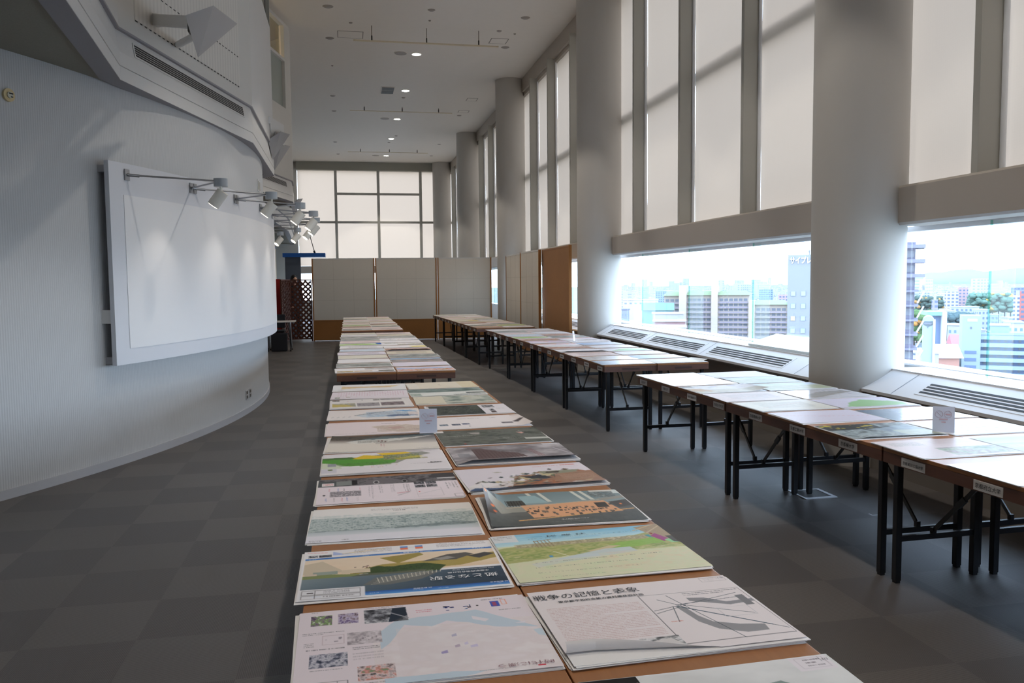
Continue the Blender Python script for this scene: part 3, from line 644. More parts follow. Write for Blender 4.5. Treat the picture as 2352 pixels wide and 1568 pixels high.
for s in (-1, 1):
    hn = MB(); hn.box(-.035, .035, -.09, 0, -.014, .014, .01, Matrix.Translation((s*.21, -.18, .96)))
    for k in range(4): hn.cyl((s*.21-.027+k*.018, -.26, .96), (s*.21-.027+k*.018, -.33+abs(k-1.5)*.01, .945), .009, 8)
    hn.cyl((s*.175, -.20, .96), (s*.155, -.26, .95), .010, 8); hn.build('hand', M_SKIN, t, True)
# ================================================= FOLDING TABLES
T = .73; TW = .60
M_LABEL = mat('name_label_paper', (214, 210, 206), .6)
INK = mat('black_print', (38, 36, 38), .6); WINK = mat('white_print', (236, 236, 236), .5); RINK = mat('red_print', (206, 40, 52), .6)
def make_table(length, width):
    t = thing('folding_table', 'x', 'table', (0, 0, 0), 0)
    hw, hl = width/2-.002, length/2-.002
    m = MB(); m.box(-hw, hw, -hl, hl, T-.02, T, .003); m.build('table_top', M_TABLE, t)
    m = MB()
    for s in (-1, 1):
        m.box(s*hw-.0 if s < 0 else hw-.018, -hw+.018 if s < 0 else hw, -hl, hl, T-.078, T-.0205)
        m.box(-hw+.018, hw-.018, s*hl if s < 0 else hl-.018, -hl+.018 if s < 0 else hl, T-.078, T-.0205)
    m.build('edge_frame', M_APRON, t)
    for s in (-1, 1):
        y = s*(hl-.055)
        for sx in (-1, 1):
            x = sx*(hw-.055)
            lg = MB().box(x-.0175, x+.0175, y-.0175, y+.0175, .012, T-.03, .004).build('leg', M_LEG, t)
            MB().box(x-.014, x+.014, y-.014, y+.014, 0, .012).build('rubber_foot', M_LEG, lg)
        MB().box(-hw+.072, hw-.072, y-.011, y+.011, .225, .255).build('cross_bar', M_LEG, t)
        br = MB(); a = Vector((-.02, y, .268)); b = Vector((-.02, y-s*.42, T-.03)); mdl = a.lerp(b, .47); br.bar(a, b, .009, .022); br.build('folding_brace', M_BRACE, t)
        jt = MB(); jt.bar(mdl-(b-a).normalized()*.035, mdl+(b-a).normalized()*.035, .018, .030); jt.build('brace_joint', M_BRACE, t)
        MB().box(-.032, -.008, y-.012, y+.012, .255, .285).build('brace_bracket', M_LEG, t)
    return t
PROTO = {}
RUNS = []
def table_run(run, words, ypts, xl0, slope, width, end_mark=True, tags=None):
    """two tables side by side from y to y; xl0 = left edge at the first y"""
    cols = {'left': 0, 'right': 1}
    for i in range(len(ypts)-1):
        y0, y1 = ypts[i], ypts[i+1]; ln = round(y1-y0-.014, 2)
        for side, k in cols.items():
            key = (ln, width)
            if key not in PROTO: PROTO[key] = make_table(ln, width); t = PROTO[key]
            else: t = copy_tree(PROTO[key]); 
            yc = (y0+y1)/2; xc = xl0+slope*(yc-ypts[0])+width*(k+.5)
            t.location = (xc, yc, 0); t.rotation_euler = (0, 0, -math.atan(slope)); t['group'] = 'brown folding tables'
            t['label'] = 'brown folding table, %s from the front, %s side of %s' % (ORD[i], side, words)
            if i == 0 and end_mark:
                MARKS.append((t, ln, width))
            if k == 0 and tags: 
                for ty, s in tags:
                    if y0 <= ty < y1: TAGS.append((t, ty-yc, s, width))
MARKS, TAGS = [], []
table_run('A', 'nearest left run', [.38, 2.15, 3.94, 5.73, 7.50], -.148, 0, .628, False)
table_run('B', 'middle left run', [8.44, 10.14, 11.84, 13.53, 15.2], -.138, 0, .60)
table_run('C', 'farthest left run', [16.02, 18.05, 20.1, 22.15], -.134, 0, .575)
uni = [(7.36, '近畿大学'), (6.85, '京都大学'), (6.32, '京都工芸繊維大学'), (5.85, '京都女子大学'), (5.30, '京都精華大学'), (4.78, '京都工業大学'), (4.26, '京都橘大学'), (3.72, '京都美術工芸大学'), (3.23, '京都府立大学')]
table_run('R1', 'nearest window run', [.40, 2.17, 3.96, 5.74, 7.52], 2.915, -.0315, .603, False, uni)
table_run('R2', 'middle window run', [8.51, 10.24, 11.95, 13.68, 15.42], 2.678, -.0229, .603, True, [(y, '') for y in (8.67, 9.15, 9.67, 10.19, 10.8, 11.32, 11.8, 12.43, 12.94, 13.51, 14.08, 14.57, 15.15)])
table_run('R3', 'farthest window run', [16.05, 17.7, 19.4, 21.1, 22.85], 2.44, -.0258, .59, True, [(y, '') for y in (16.27, 16.8, 17.28, 17.76, 18.25, 18.8, 19.3, 19.87, 20.35, 20.86, 21.47, 21.98, 22.6)])
for t, ln, wd in MARKS:
    m = MB(); m.box(-.10, .10, -ln/2-.0015, -ln/2+.002, T-.058, T-.038); m.build('maker_mark', mat('faded_stencil', (70, 46, 38), .6), t)
for t, ty, s, wd in TAGS:
    lb = MB().box(-wd/2-.0015, -wd/2+.0025, ty-.085, ty+.085, T-.072, T-.026).build('name_label', M_LABEL, t)
    rot = (PI/2, 0, -PI/2)
    if s:
        text_mesh('label_text', s, min(.026, .150/len(s)), INK, lb, (-wd/2-.0022, ty+min(.026, .150/len(s))*len(s)/2, T-.058), rot, 'LEFT', 0, 1, .0002)
    else:
        MB().box(-wd/2-.0022, -wd/2, ty-.055, ty+.055, T-.055, T-.043).build('label_print', mat('grey_print', (120, 116, 112), .6), lb)
# ================================================= POSTERS
def postermat(name, rough, spec):
    m = bpy.data.materials.new(name); m.use_nodes = True; nt = m.node_tree; p = nt.nodes['Principled BSDF']
    a = N(nt, 'ShaderNodeVertexColor', layer_name='print'); nt.links.new(a.outputs['Color'], p.inputs['Base Color'])
    n = N(nt, 'ShaderNodeTexNoise', i_Scale=6.0); bp = N(nt, 'ShaderNodeBump', i_Strength=.25, i_Distance=.004); nt.links.new(n.outputs['Fac'], bp.inputs['Height']); nt.links.new(bp.outputs[0], p.inputs['Normal'])
    p.inputs['Roughness'].default_value = rough; p.inputs['Specular IOR Level'].default_value = spec; return m
PM = {'matt': postermat('printed_matt_paper', .6, .10), 'satin': postermat('printed_satin_paper', .42, .13), 'gloss': postermat('printed_glossy_paper', .16, .30)}
PAP = (234, 228, 228)
def fnoise(h, w, sx, sy, rng):
    """smooth value noise, about sx by sy cells"""
    sx, sy = max(1, int(sx)), max(1, int(sy)); g = rng.random((sy+2, sx+2))
    y = np.linspace(0, sy, h, endpoint=False); x = np.linspace(0, sx, w, endpoint=False); yi, xi = y.astype(int), x.astype(int)
    fy, fx = (y-yi)[:, None], (x-xi)[None, :]; fy = fy*fy*(3-2*fy); fx = fx*fx*(3-2*fx)
    a = g[yi][:, xi]; b_ = g[yi][:, xi+1]; c = g[yi+1][:, xi]; d = g[yi+1][:, xi+1]
    return (a*(1-fx)+b_*fx)*(1-fy)+(c*(1-fx)+d*fx)*fy
class Cv:
    """a sheet to print on; u runs right, v runs from the far edge to the near edge (0..1)"""
    def __init__(s, w, h, bg=PAP, seed=1):
        s.w, s.h = w, h; s.a = np.empty((h, w, 3)); s.a[:] = bg; s.r = np.random.default_rng(seed)
        s.V, s.U = np.mgrid[0:h, 0:w]; s.V = (s.V+.5)/h; s.U = (s.U+.5)/w
    def box(s, u0, v0, u1, v1): return slice(max(0, int(v0*s.h)), min(s.h, max(int(v0*s.h)+1, int(v1*s.h)))), slice(max(0, int(u0*s.w)), min(s.w, max(int(u0*s.w)+1, int(u1*s.w))))
    def put(s, m, c, al=1.0): m = (m*al)[..., None]; s.a[:] = s.a*(1-m)+np.array(c, float)*m; return s
    def rect(s, u0, v0, u1, v1, c, al=1.0): q = s.box(u0, v0, u1, v1); s.a[q] = s.a[q]*(1-al)+np.array(c, float)*al; return s
    def poly(s, pts, c, al=1.0, rag=0.0):
        U, V = s.U, s.V
        if rag: V = V+(fnoise(s.h, s.w, 24, 10, s.r)-.5)*rag
        ins = np.zeros((s.h, s.w), bool); n = len(pts)
        for i in range(n):
            (x0, y0), (x1, y1) = pts[i], pts[(i+1) % n]
            if y0 == y1: continue
            ins ^= ((y0 > V) != (y1 > V)) & (U < (x1-x0)*(V-y0)/(y1-y0)+x0)
        return s.put(ins.astype(float), c, al)
    def line(s, p, q, wd, c, al=1.0):
        p, q = np.array(p, float), np.array(q, float); asp = 1.4; d = (q-p)*[asp, 1]; L = np.hypot(*d)+1e-9
        X, Y = (s.U-p[0])*asp, s.V-p[1]; t = np.clip((X*d[0]+Y*d[1])/L/L, 0, 1); D = np.hypot(X-t*d[0], Y-t*d[1]); return s.put((D < wd/2).astype(float), c, al)
    def ell(s, u, v, ru, rv, c, al=1.0, soft=0.0):
        D = np.hypot((s.U-u)/ru, (s.V-v)/rv); m = (D < 1).astype(float) if not soft else np.clip((1-D)/soft, 0, 1); return s.put(m, c, al)
    def grad(s, u0, v0, u1, v1, c0, c1, hor=False):
        q = s.box(u0, v0, u1, v1); h, w = s.a[q].shape[:2]; t = np.linspace(0, 1, w)[None, :, None] if hor else np.linspace(0, 1, h)[:, None, None]
        s.a[q] = np.array(c0, float)*(1-t)+np.array(c1, float)*t; return s
    def mott(s, u0, v0, u1, v1, cols, sx, sy, al=1.0, oct_=3):
        """photograph-like mottling through the given colours"""
        q = s.box(u0, v0, u1, v1); h, w = s.a[q].shape[:2]; n = 0; k = 0
        for o in range(oct_): n = n+fnoise(h, w, sx*2**o, sy*2**o, s.r)*.6**o; k += .6**o
        n = np.clip((n/k-.5)*1.9+.5, 0, .9999)*(len(cols)-1); i = n.astype(int); f = (n-i)[..., None]; cc = np.array(cols, float)
        s.a[q] = s.a[q]*(1-al)+(cc[i]*(1-f)+cc[np.minimum(i+1, len(cols)-1)]*f)*al; return s
    def blocks(s, u0, v0, u1, v1, cols, n, al=1.0, mx=.12, my=.12):
        for i in range(n):
            x, y = s.r.uniform(u0, u1), s.r.uniform(v0, v1); s.rect(x, y, min(u1, x+s.r.uniform(.2, 1)*mx*(u1-u0)), min(v1, y+s.r.uniform(.2, 1)*my*(v1-v0)), cols[s.r.integers(len(cols))], al)
        return s
    def text(s, u0, v0, u1, v1, rows, c=(110, 106, 110), al=.7, fill=.62, up=False):
        """tiny illegible print"""
        for i in range(rows):
            if up: a, b = u0+(u1-u0)*(i+.2)/rows, u0+(u1-u0)*(i+.62)/rows; q = s.box(a, v0, b, v1)
            else: a, b = v0+(v1-v0)*(i+.2)/rows, v0+(v1-v0)*(i+.62)/rows; q = s.box(u0, a, u1, b)
            h, w = s.a[q].shape[:2]
            if h == 0 or w == 0: continue
            k = (s.r.random((h, 1)) if up else s.r.random((1, w))) < fill
            if s.r.random() < .2: k = k & ((np.arange(h)[:, None]/h if up else np.arange(w)[None, :]/w) < s.r.uniform(.4, .9))
            m = (np.broadcast_to(k, (h, w))*al)[..., None]; s.a[q] = s.a[q]*(1-m)+np.array(c, float)*m
        return s
    def frame(s, u0, v0, u1, v1, c=(120, 116, 118), wd=.004, al=.8):
        s.rect(u0, v0, u1, v0+wd*1.4, c, al); s.rect(u0, v1-wd*1.4, u1, v1, c, al); s.rect(u0, v0, u0+wd, v1, c, al); s.rect(u1-wd, v0, u1, v1, c, al); return s
GREYS = [(40, 40, 44), (96, 96, 102), (150, 150, 156), (214, 212, 214)]
def p_lake(c):      # pale map with blue water, photographs on the left
    c.a[:] = (229, 217, 222)
    c.mott(.30, .34, 1, 1, [(232, 222, 224), (226, 214, 214), (234, 226, 226)], 8, 8, .8)
    c.poly([(.33, .37), (.41, .23), (.76, .17), (.99, .50), (.80, .44), (.72, .36), (.62, .30), (.55, .36), (.44, .30), (.37, .52), (.33, .60)], (196, 208, 219), 1, .02)
    c.poly([(.73, .26), (.80, .33), (.78, .36), (.73, .31)], (228, 220, 226)); c.poly([(.9, .42), (.95, .40), (.94, .43)], (228, 222, 228))
    c.poly([(.96, .53), (1, .52), (1, .63), (.97, .60)], (200, 212, 222)); c.poly([(.33, .93), (.5, .93), (.72, .955), (.6, 1), (.33, 1)], (196, 210, 222), 1, .02)
    c.poly([(.40, .34), (.55, .40), (.80, .50), (.9, .7), (.6, .85), (.4, .8)], (224, 214, 216), .35, .1)
    for u, v, w, col in [(.62, .50, .02, (176, 172, 196)), (.56, .70, .026, (150, 140, 190)), (.62, .64, .02, (180, 160, 180)), (.68, .66, .03, (200, 190, 220)), (.66, .62, .015, (206, 196, 222))]: c.poly([(u, v), (u+w, v-.015), (u+w, v+.02), (u, v+.025)], col, .8)
    for (u0, v0, u1, v1), col in [((.05, .07, .14, .21), [(60, 50, 70), (140, 120, 140), (120, 150, 90), (230, 225, 225)]), ((.165, .065, .25, .21), [(76, 66, 76), (150, 130, 140), (200, 190, 210), (110, 90, 130)]), ((.275, .04, .46, .24), GREYS),
                                ((.20, .34, .34, .50), [(150, 140, 146), (196, 186, 190), (224, 214, 218)]), ((.055, .58, .20, .74), [(50, 56, 72), (130, 130, 146), (210, 206, 214), (90, 96, 110)]), ((.235, .77, .375, .93), [(90, 80, 80), (170, 150, 150), (220, 206, 206), (210, 140, 130), (130, 150, 120)])]:
        c.mott(u0, v0, u1, v1, col, 7, 5, 1, 4)
    c.poly([(.40, .04), (.455, .04), (.46, .16), (.39, .24), (.375, .24)], (44, 52, 66)); c.line((.375, .09), (.46, .2), .012, (150, 150, 156))
    c.blocks(.23, .40, .33, .46, [(140, 130, 136)], 12, .7, .1, .6)
    c.text(.05, .015, .09, .03, 1); c.text(.28, .01, .45, .03, 2); c.text(.5, .10, .57, .15, 2, (206, 90, 110)); c.text(.80, .02, .9, .05, 1); c.text(.86, .20, .96, .225, 1)
    c.blocks(.62, .08, .68, .15, [(40, 50, 110), (60, 60, 66), (220, 216, 226)], 10, 1, .4, .3); c.blocks(.70, .07, .745, .15, [(60, 50, 60), (70, 60, 90), (40, 90, 140)], 10, 1, .5, .3)
    c.rect(.835, .065, .875, .15, (74, 92, 178)); c.rect(.845, .08, .862, .14, (160, 80, 110)); c.frame(.885, .05, .91, .13, (232, 140, 110), .004); c.rect(.77, .105, .78, .12, (70, 66, 70))
    c.text(.02, .30, .19, .34, 2); c.frame(.10, .35, .19, .47, (200, 180, 186)); c.blocks(.11, .37, .18, .44, [(150, 140, 150)], 4, .8, .4, .4); c.text(.03, .43, .07, .49, 3)
    c.text(.22, .53, .33, .57, 2); c.text(.04, .51, .19, .54, 1); c.text(.06, .76, .18, .78, 1); c.text(.22, .60, .34, .70, 3, (190, 180, 184)); c.text(.24, .95, .36, .97, 1)
    c.frame(.03, .90, .20, .985); c.rect(.16, .90, .163, .985, (120, 116, 118)); c.text(.05, .92, .15, .97, 2); c.rect(.905, .955, .935, .968, (206, 60, 76)); c.text(.68, .955, .82, .965, 1)
def p_station(c):
    c.a[:] = (232, 228, 230)
    c.text(.26, .02, .46, .115, 6); c.text(.70, .015, .97, .11, 7); c.blocks(.50, .04, .56, .10, [(80, 150, 210), (236, 110, 80)], 0)
    c.rect(.505, .03, .545, .065, (96, 150, 214)); c.rect(.505, .065, .545, .11, (232, 120, 90)); c.rect(.585, .03, .625, .065, (96, 150, 214)); c.rect(.585, .065, .625, .11, (232, 120, 90)); c.rect(.545, .066, .585, .07, (190, 190, 196))
    c.poly([(.15, .04), (.20, .09), (.26, .115), (.15, .12)], (170, 184, 224)); c.line((.2, .1), (.42, .05), .01, (220, 200, 150)); c.line((.02, .03), (.12, .05), .006, (226, 120, 130))
    c.mott(.025, .10, .075, .15, GREYS, 5, 3, 1, 3); c.mott(.08, .10, .145, .15, GREYS[:3], 5, 3, 1, 3)
    c.grad(.0, .165, 1, .215, (50, 104, 176), (90, 150, 214)); c.grad(0, .20, 1, .56, (232, 212, 190), (226, 200, 170))
    c.mott(0, .215, 1, .50, [(236, 218, 196), (228, 204, 176)], 6, 3, .5)
    c.poly([(.39, .26), (.60, .20), (.62, .25), (.48, .40)], (158, 140, 74)); c.poly([(.10, .24), (.22, .50), (.0, .50), (.0, .30)], (206, 190, 166))
    c.poly([(.24, .50), (.40, .40), (.66, .38), (1, .28), (1, .40), (.80, .52), (.5, .56), (.24, .56)], (170, 150, 84)); c.poly([(.24, .50), (.40, .44), (.62, .42), (.72, .50), (.68, .60), (.38, .62)], (58, 78, 40), 1, .06); c.mott(.40, .46, .66, .58, [(34, 52, 30), (70, 92, 50), (52, 66, 40)], 20, 8, .8)
    c.poly([(.60, .40), (.74, .28), (.84, .26), (.88, .30), (.78, .40)], (92, 88, 84)); c.poly([(.84, .34), (.94, .28), (.99, .32), (.90, .40)], (74, 72, 72)); c.poly([(.66, .36), (.74, .32), (.78, .36), (.7, .4)], (150, 146, 140)); c.line((.9, .46), (1, .38), .014, (170, 150, 90))
    c.poly([(0, .54), (.1, .52), (.28, .56), (.32, .60), (0, .66)], (130, 140, 90)); c.rect(.06, .47, .18, .53, (150, 160, 150)); c.rect(.20, .46, .34, .54, (214, 196, 170)); c.rect(.02, .50, .08, .54, (206, 188, 170)); c.blocks(.26, .40, .34, .46, [(70, 60, 56), (120, 90, 80)], 14, 1, .2, .3)
    q = c.box(0, .60, 1, .90); h, w = c.a[q].shape[:2]; t = np.linspace(0, 1, w)[None, :, None]; v = np.linspace(0, 1, h)[:, None, None]
    c.a[q] = np.array((126, 140, 146.))*(1-t)*(1-.3*v)+np.array((52, 72, 92.))*t*(1-.25*v)+np.array((40, 60, 86.))*(1-t)*.3*v
    c.poly([(.24, .60), (.30, .565), (.62, .56), (.60, .60)], (96, 100, 84)); c.poly([(.36, .66), (.62, .60), (.68, .62), (.58, .74), (.42, .80), (.30, .78)], (110, 112, 110)); 
    for i in range(16): c.line((.38+i*.02, .76-i*.009), (.37+i*.021, .66-i*.005), .006, (214, 206, 190))
    for i in range(5): c.line((.34+i*.012, .78-i*.03), (.60+i*.012, .66-i*.02), .005, (180, 176, 164))
    c.grad(0, .90, 1, .965, (40, 92, 168), (96, 156, 216)); c.rect(0, .965, 1, 1, (232, 230, 232))
    c.rect(0, .80, .31, 1, (226, 224, 228)); c.frame(.02, .82, .29, .90); c.frame(.02, .91, .29, .97); c.text(.12, .83, .24, .89, 3); c.text(.12, .92, .26, .96, 1); c.rect(.045, .855, .075, .875, (70, 66, 70)); c.rect(.08, .82, .083, .97, (120, 116, 118))
    for x in (.03, .3, .5, .62, .9): c.text(x, .175, x+.05, .205, 1, (220, 230, 240)); c.text(x+.03, .92, x+.08, .95, 1, (200, 216, 236))
    c.rect(0, 0, .012, 1, (236, 232, 234)); c.rect(.99, 0, 1, 1, (236, 232, 234))
def p_mist(c):
    c.a[:] = (230, 226, 224); c.mott(.0, .30, 1, .70, [(120, 136, 138), (166, 178, 178), (196, 204, 202), (150, 164, 166)], 60, 24, 1, 3); c.grad(0, .70, 1, .84, (180, 190, 194), (214, 216, 222)); c.rect(0, .82, 1, 1, (222, 220, 228))
    c.mott(0, .22, 1, .32, [(230, 226, 224), (190, 200, 198)], 60, 6, .8); c.poly([(.5, .66), (.9, .60), (1, .64), (.98, .70), (.5, .71)], (108, 122, 124), .5, .03); c.line((.0, .70), (.98, .655), .008, (100, 112, 118)); c.text(.36, .08, .66, .13, 2); c.text(.5, .14, .58, .17, 1, (70, 70, 74)); c.text(.02, .93, .09, .98, 2); c.text(.2, .93, .24, .97, 1)
def p_car(c):
    c.a[:] = (228, 216, 222); c.rect(0, .0, 1, .34, (86, 82, 86)); c.mott(.0, .0, 1, .34, [(34, 32, 36), (84, 80, 84), (130, 126, 128), (60, 56, 60)], 16, 5, .9, 4); c.poly([(.34, .14), (.5, .07), (.6, .2), (.62, .30), (.34, .30)], (112, 106, 110)); c.ell(.415, .24, .022, .07, (200, 196, 196)); c.ell(.415, .24, .016, .052, (70, 66, 70)); c.ell(.62, .25, .02, .07, (150, 146, 148)); c.ell(.62, .25, .014, .05, (50, 48, 50))
    c.rect(.13, .12, .24, .30, (130, 134, 132)); c.rect(.24, .1, .28, .3, (26, 24, 26)); c.rect(0, .10, .13, .34, (80, 84, 86)); c.rect(.03, .18, .115, .31, (230, 226, 226)); c.text(.035, .19, .11, .30, 4, (190, 60, 70))
    c.poly([(.84, 0), (1, .0), (1, .24), (.80, .18)], (70, 68, 72)); c.rect(.86, .2, .995, .24, (190, 188, 190)); c.mott(.09, .55, .30, .75, [(228, 216, 222), (110, 106, 112), (200, 190, 196)], 16, 9, 1, 4)
    for i, x in enumerate((.08, .14, .18, .29, .06, .115, .165, .2, .27)): c.text(x, .42 if i < 4 else .78, x+.012, .54 if i < 4 else .92, 2, [(200, 70, 90), (90, 110, 180), (110, 106, 110)][i % 3], .6, .6, True)
    for x in (.355, .375, .425, .44, .51, .525, .60, .62, .635): c.text(x, .38, x+.012, .88 if x < .38 else .68, 2, (120, 116, 122), .6, .65, True)
    for (x, y) in ((.68, .33), (.765, .33), (.68, .45), (.765, .45)): c.mott(x, y, x+.075, y+.10, GREYS[:3], 8, 3, 1, 3)
    c.frame(.68, .58, .86, .90, (200, 190, 196)); c.line((.69, .80), (.85, .66), .008, (190, 186, 192)); c.ell(.70, .70, .006, .015, (206, 50, 60)); c.line((.55, .72), (.63, .68), .02, (206, 150, 160)); c.line((.55, .80), (.63, .70), .02, (190, 180, 186)); c.ell(.05, .67, .01, .022, (50, 48, 54))
    c.text(.90, .40, .99, .66, 4, (130, 126, 130), .6, .6, True); c.frame(.93, .86, .995, .97)
def p_flower(c):
    c.a[:] = (226, 220, 224); c.poly([(0, .30), (.30, .22), (.55, .08), (.84, .06), (.90, .18), (.72, .34), (.60, .60), (.30, .66), (.12, .52), (0, .46)], (150, 150, 142)); c.poly([(0, .22), (.24, .20), (.28, .28), (0, .38)], (70, 108, 50)); c.poly([(0, .30), (.26, .30), (.50, .34), (.60, .44), (.58, .56), (.34, .68), (.20, .64), (.10, .50), (0, .44)], (78, 150, 44), 1, .03)
    c.mott(.10, .50, .55, .66, [(44, 70, 34), (96, 150, 60), (60, 110, 40)], 30, 6, .5); c.poly([(.24, .30), (.34, .12), (.52, .20), (.57, .24), (.46, .32), (.3, .32)], (222, 186, 30), 1, .02); c.poly([(.45, .05), (.70, .05), (.74, .10), (.62, .17), (.50, .17)], (230, 190, 30)); c.mott(.50, .16, .80, .42, [(90, 90, 80), (180, 176, 160), (60, 90, 50), (200, 190, 90)], 26, 12, .85, 3)
    c.poly([(.58, .34), (.78, .26), (.84, .32), (.62, .44)], (206, 190, 70), .7, .04); c.poly([(.80, .36), (.98, .14), (1, .44), (.84, .5)], (228, 222, 226)); c.mott(.46, .36, .86, .44, [(206, 110, 60), (70, 110, 50), (220, 200, 120)], 40, 4, .45); c.poly([(0, .46), (.08, .5), (.16, .66), (.16, .74), (0, .72)], (206, 212, 190)); c.rect(.05, .50, .115, .64, (150, 150, 160)); c.rect(.0, .74, .12, .92, (206, 202, 212)); c.ell(.07, .78, .02, .03, (90, 110, 50)); 
    for x in (.15, .24, .33): c.rect(x, .66, x+.06, .69, (240, 236, 236)); 
    c.blocks(.35, .66, .60, .78, [(70, 66, 70), (220, 130, 60), (206, 90, 80), (90, 90, 100)], 14, .9, .06, .12); c.text(.70, .66, .83, .68, 1); c.mott(.5, .02, .95, .05, [(226, 220, 224), (170, 160, 166)], 20, 2, .6); c.text(.84, .66, .95, .70, 1, (40, 36, 40), .9, .9)
def p_bw(c):
    c.a[:] = (222, 214, 204); c.grad(0, 0, 1, .30, (60, 52, 46), (120, 112, 104)); c.mott(0, .0, .5, .3, [(40, 34, 30), (84, 76, 66), (60, 52, 46)], 10, 4, .9); c.grad(0, .30, 1, .52, (120, 112, 106), (218, 210, 200)); c.grad(.44, .18, 1, .60, (96, 94, 92), (206, 198, 190))
    c.poly([(.20, .36), (.50, .12), (1, 0), (1, .10), (.62, .24), (.40, .38)], (86, 102, 108), 1, .04); c.poly([(.5, .10), (1, -.02), (1, .05), (.66, .14)], (44, 54, 60)); c.poly([(.16, .42), (.30, .30), (.60, .26), (1, .16), (.5, .5), (.3, .56)], (224, 222, 216), .8, .05); c.mott(.28, .36, .55, .5, [(220, 214, 206), (110, 112, 106), (226, 220, 214)], 20, 5, .6)
    c.blocks(.46, .38, .54, .50, [(70, 66, 60), (110, 60, 50), (60, 80, 60)], 8, 1, .3, .5); c.text(.48, .58, .53, .80, 2, (180, 120, 130), .6, .6, True); c.text(.78, .90, 1, .92, 1); c.text(0, .95, .2, .97, 1)
def p_pink(c):
    c.a[:] = (228, 214, 216); c.poly([(.44, .44), (.56, .34), (.8, .30), (.9, .4), (1, .5), (1, .86), (.7, .9), (.55, .66)], (206, 190, 178), 1, .06); c.mott(.5, .4, 1, .85, [(206, 188, 178), (190, 170, 160), (214, 206, 196)], 20, 8, .6); c.poly([(.6, .5), (.72, .44), (.78, .6), (.66, .68)], (190, 156, 150), .7, .03); c.text(.55, .15, .7, .22, 2); c.text(.08, .06, .16, .10, 1, (200, 90, 100)); c.text(.1, .86, .5, .89, 1, (150, 140, 146)); c.text(.86, .7, .98, .74, 1)
def p_blue(c):
    c.a[:] = (230, 222, 220); c.poly([(.30, .62), (.40, .44), (.62, .26), (.80, .16), (.96, .22), (.99, .5), (.92, .8), (.6, .84), (.38, .78)], (196, 206, 216), .8, .12); c.mott(.42, .30, .98, .80, [(120, 170, 210), (206, 216, 224), (150, 160, 176), (230, 226, 226)], 9, 14, .75, 4); c.line((.30, .58), (.62, .30), .03, (90, 92, 96), .8); c.poly([(.70, .18), (.9, .2), (.98, .28), (.84, .3)], (70, 140, 200), 1, .04); c.poly([(.62, .66), (.9, .6), (.98, .72), (.7, .78)], (80, 96, 130), .8, .06); c.mott(.88, .4, 1, .7, [(230, 200, 190), (230, 222, 220)], 6, 6, .7)
    for x in (.05, .11, .17, .23): c.line((x, .74), (x+.02, .66), .012, (170, 168, 172))
def p_three(c):
    c.a[:] = (228, 222, 220); c.mott(.03, .04, .12, .2, [(90, 86, 84), (170, 166, 160)], 5, 3, 1); c.mott(.54, .10, .62, .2, [(80, 76, 74), (150, 146, 140)], 6, 3, 1); c.mott(.63, .08, .9, .17, [(70, 64, 70), (140, 134, 136)], 12, 3, 1); c.ell(.4, .12, .006, .02, (70, 70, 70)); c.text(.2, .18, .24, .22, 1, (200, 70, 80))
    for (a, b, col) in ((.03, .31, [(200, 180, 110), (150, 150, 150), (190, 190, 180)]), (.33, .60, [(120, 112, 118), (170, 164, 166), (150, 144, 148)]), (.62, .90, [(96, 84, 88), (150, 140, 142), (130, 110, 116)])): c.mott(a, .44, b, .80, col, 10, 6, 1, 3)
    c.poly([(.03, .5), (.2, .55), (.28, .8), (.03, .8)], (206, 184, 100), .8, .05)
def p_words(c): c.a[:] = (226, 216, 222); c.text(.08, .1, .96, .66, 26, (200, 150, 170), .5, .5, True); c.mott(.06, .74, .12, .9, [(120, 126, 116), (190, 190, 180)], 4, 3, 1); c.mott(.2, .72, .25, .8, [(150, 140, 120), (190, 186, 180)], 4, 2, 1)
def p_strip(c): c.a[:] = (228, 226, 228); c.poly([(.12, .30), (.30, .34), (.66, .32), (.92, .22), (.84, .44), (.7, .54), (.5, .50), (.12, .66)], (222, 200, 158), 1, .03); c.mott(.14, .36, .8, .56, [(224, 196, 158), (206, 190, 150), (214, 160, 130), (190, 200, 140)], 16, 4, .7); c.text(.08, .80, .22, .84, 1)
def p_sand(c): c.a[:] = (222, 212, 196); c.rect(0, 0, .16, 1, (226, 220, 212)); c.rect(.76, 0, 1, 1, (214, 200, 168)); c.mott(0, 0, 1, 1, [(224, 216, 200), (214, 202, 184)], 5, 5, .3); c.text(.46, .4, .5, .6, 3, (180, 168, 150), .7, .7, True)
def p_sea(c): c.a[:] = (226, 226, 222); c.grad(0, .04, 1, .45, (130, 150, 148), (110, 126, 122)); c.mott(0, .04, 1, .52, [(60, 76, 76), (120, 138, 134), (190, 200, 194)], 5, 6, .8, 4); c.mott(0, .62, .14, .94, [(150, 166, 156), (190, 200, 190)], 5, 3, 1); c.text(.55, .84, .98, .94, 2, (80, 86, 84), .9, .8); c.mott(.74, .66, 1, .78, [(60, 66, 66), (130, 138, 134)], 8, 2, 1)
def p_halfsea(c): c.a[:] = (222, 214, 194); c.mott(.38, 0, 1, .96, [(96, 110, 104), (150, 160, 150), (206, 206, 194), (190, 184, 166)], 4, 9, 1, 4); c.line((.04, .9), (.35, .86), .02, (150, 150, 136)); c.line((.1, .2), (.3, .6), .006, (206, 196, 176)); c.text(.03, .1, .06, .2, 2, (180, 160, 140))
